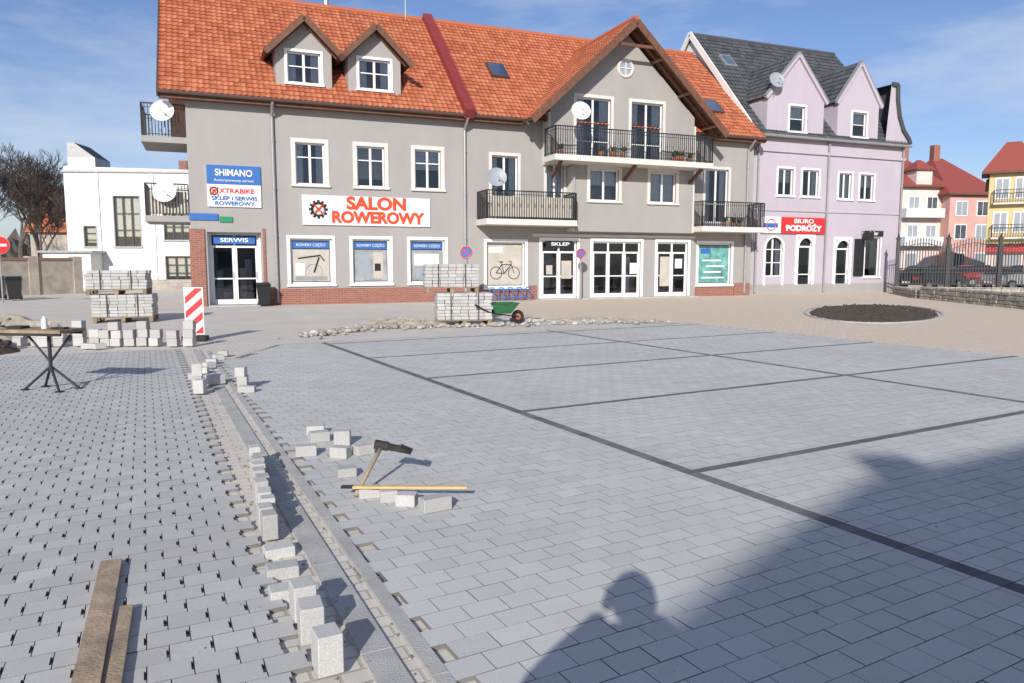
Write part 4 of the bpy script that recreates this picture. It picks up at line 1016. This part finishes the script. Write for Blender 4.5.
for s in(-1,1):
    B.ring(hc+Vector((s*.080,-.005,-.005)),.022,.009,(1,.2*s,0),'skin',14,6);B.cyl(hc+Vector((s*.03,.080,.012)),hc+Vector((s*.03,.089,.012)),.013,.008,12,'sign_white');B.cyl(hc+Vector((s*.03,.088,.012)),hc+Vector((s*.03,.091,.012)),.006,.005,10,'sign_black')
B.beam(hc+Vector((-.022,.083,-.062)),hc+Vector((.022,.083,-.062)),.006,.007,'sign_red')
B.obj('head',Ph,smooth=True)
B=MB();vs=[];fs=[]
for j in range(15):
    ph=math.pi*.72*j/14
    for i in range(28):
        th=2*math.pi*i/28;x=math.sin(ph)*math.cos(th);y=math.sin(ph)*math.sin(th);z=math.cos(ph)
        if y>.30: z=max(z,.42)
        q=1+.05*noise.noise(Vector((x*4,y*4,z*4)));vs.append(hc+Vector((x*.108*q,y*.112*q-.008,z*.133*q)))
for j in range(14):
    for i in range(28): fs.append((j*28+i,(j+1)*28+i,(j+1)*28+(i+1)%28,j*28+(i+1)%28))
B.faces(vs,fs,'hair');B.obj('hair',Ph,smooth=True)
for s in(-1,1):
    skin('palm',[(s*.098,-.085,1.535),(s*.086,-.06,1.570),(s*.078,-.045,1.600)],[(0,1),(1,2)],[.026,(.032,.02),(.028,.018)],'skin')
    for k in range(4):
        z=1.612-.018*k;l=[.9,1,.95,.75][k]
        skin('finger',[(s*.084,-.045,z-.004),(s*.094,-.027,z+.004),(s*.078,-.020,z+.006),(s*(.078-.028*l),-.022,z+.006)],[(0,1),(1,2),(2,3)],[.010,.009,.0085,.007],'skin',sub=1)
    skin('thumb',[(s*.090,-.068,1.562),(s*.075,-.060,1.580),(s*.052,-.052,1.597)],[(0,1),(1,2)],[.012,.010,.008],'skin',sub=1)
B=MB();B.box(-.073,.073,-.040,-.031,1.57,1.640,'plastic_black');B.box(-.068,.068,-.0425,-.040,1.574,1.636,'sign_blue');B.cyl((0,-.031,1.6),(0,-.028,1.6),.008,.008,14,'metal_dark');B.obj('phone',Ph)

# ================================================================== sky, sun, camera
w=bpy.data.worlds.new('World');scene.world=w;w.use_nodes=True;n=w.node_tree.nodes;l=w.node_tree.links;bg=n['Background']
sk=n.new('ShaderNodeTexSky');sk.sky_type='NISHITA';sk.sun_disc=False;sk.sun_elevation=R(SUN_EL)
sk.sun_rotation=R(180+SUN_AZ);sk.air_density=1.0;sk.dust_density=.5;sk.ozone_density=3.0
tc=n.new('ShaderNodeTexCoord');mp=n.new('ShaderNodeMapping');mp.inputs['Scale'].default_value=(1.6,1.6,5.5);mp.inputs['Rotation'].default_value=(0,R(16),R(30));mp.inputs['Location'].default_value=(.4,.2,.3)
no=n.new('ShaderNodeTexNoise');no.inputs['Scale'].default_value=1.7;no.inputs['Detail'].default_value=7;no.inputs['Roughness'].default_value=.6
mr=n.new('ShaderNodeMapRange');mr.inputs[1].default_value=.43;mr.inputs[2].default_value=.73;mr.inputs[4].default_value=.7
mx=n.new('ShaderNodeMix');mx.data_type='RGBA';mx.inputs[7].default_value=(6.4,7.0,7.8,1)
tn=n.new('ShaderNodeMix');tn.data_type='RGBA';tn.blend_type='MULTIPLY';tn.inputs[0].default_value=1;tn.inputs[7].default_value=(.98,.96,1.12,1)
l.new(sk.outputs[0],tn.inputs[6])
l.new(tc.outputs['Generated'],mp.inputs[0]);l.new(mp.outputs[0],no.inputs['Vector']);l.new(no.outputs['Fac'],mr.inputs[0]);l.new(mr.outputs[0],mx.inputs[0]);l.new(tn.outputs[2],mx.inputs[6]);l.new(mx.outputs[2],bg.inputs[0])
bg.inputs[1].default_value=.108
sd=bpy.data.lights.new('sun','SUN');sd.energy=5;sd.angle=R(.5);sd.color=(1,.955,.89);so=bpy.data.objects.new('sun',sd);scene.collection.objects.link(so)
e=R(SUN_EL);az=R(SUN_AZ);dv=Vector((math.sin(az)*math.cos(e),math.cos(az)*math.cos(e),-math.sin(e)));so.rotation_euler=dv.to_track_quat('-Z','Y').to_euler();so.location=(-5,-20,20)
cd=bpy.data.cameras.new('camera');cam=bpy.data.objects.new('camera',cd);scene.collection.objects.link(cam);cd.sensor_width=36;cd.lens=740/1024*36;cd.clip_start=.03;cd.clip_end=1500
cam.location=(0,0,1.6);cam.rotation_euler=(R(90-6.055),0,0);scene.camera=cam
print('faces',sum(len(o.data.polygons) for o in bpy.data.objects if o.type=='MESH'))
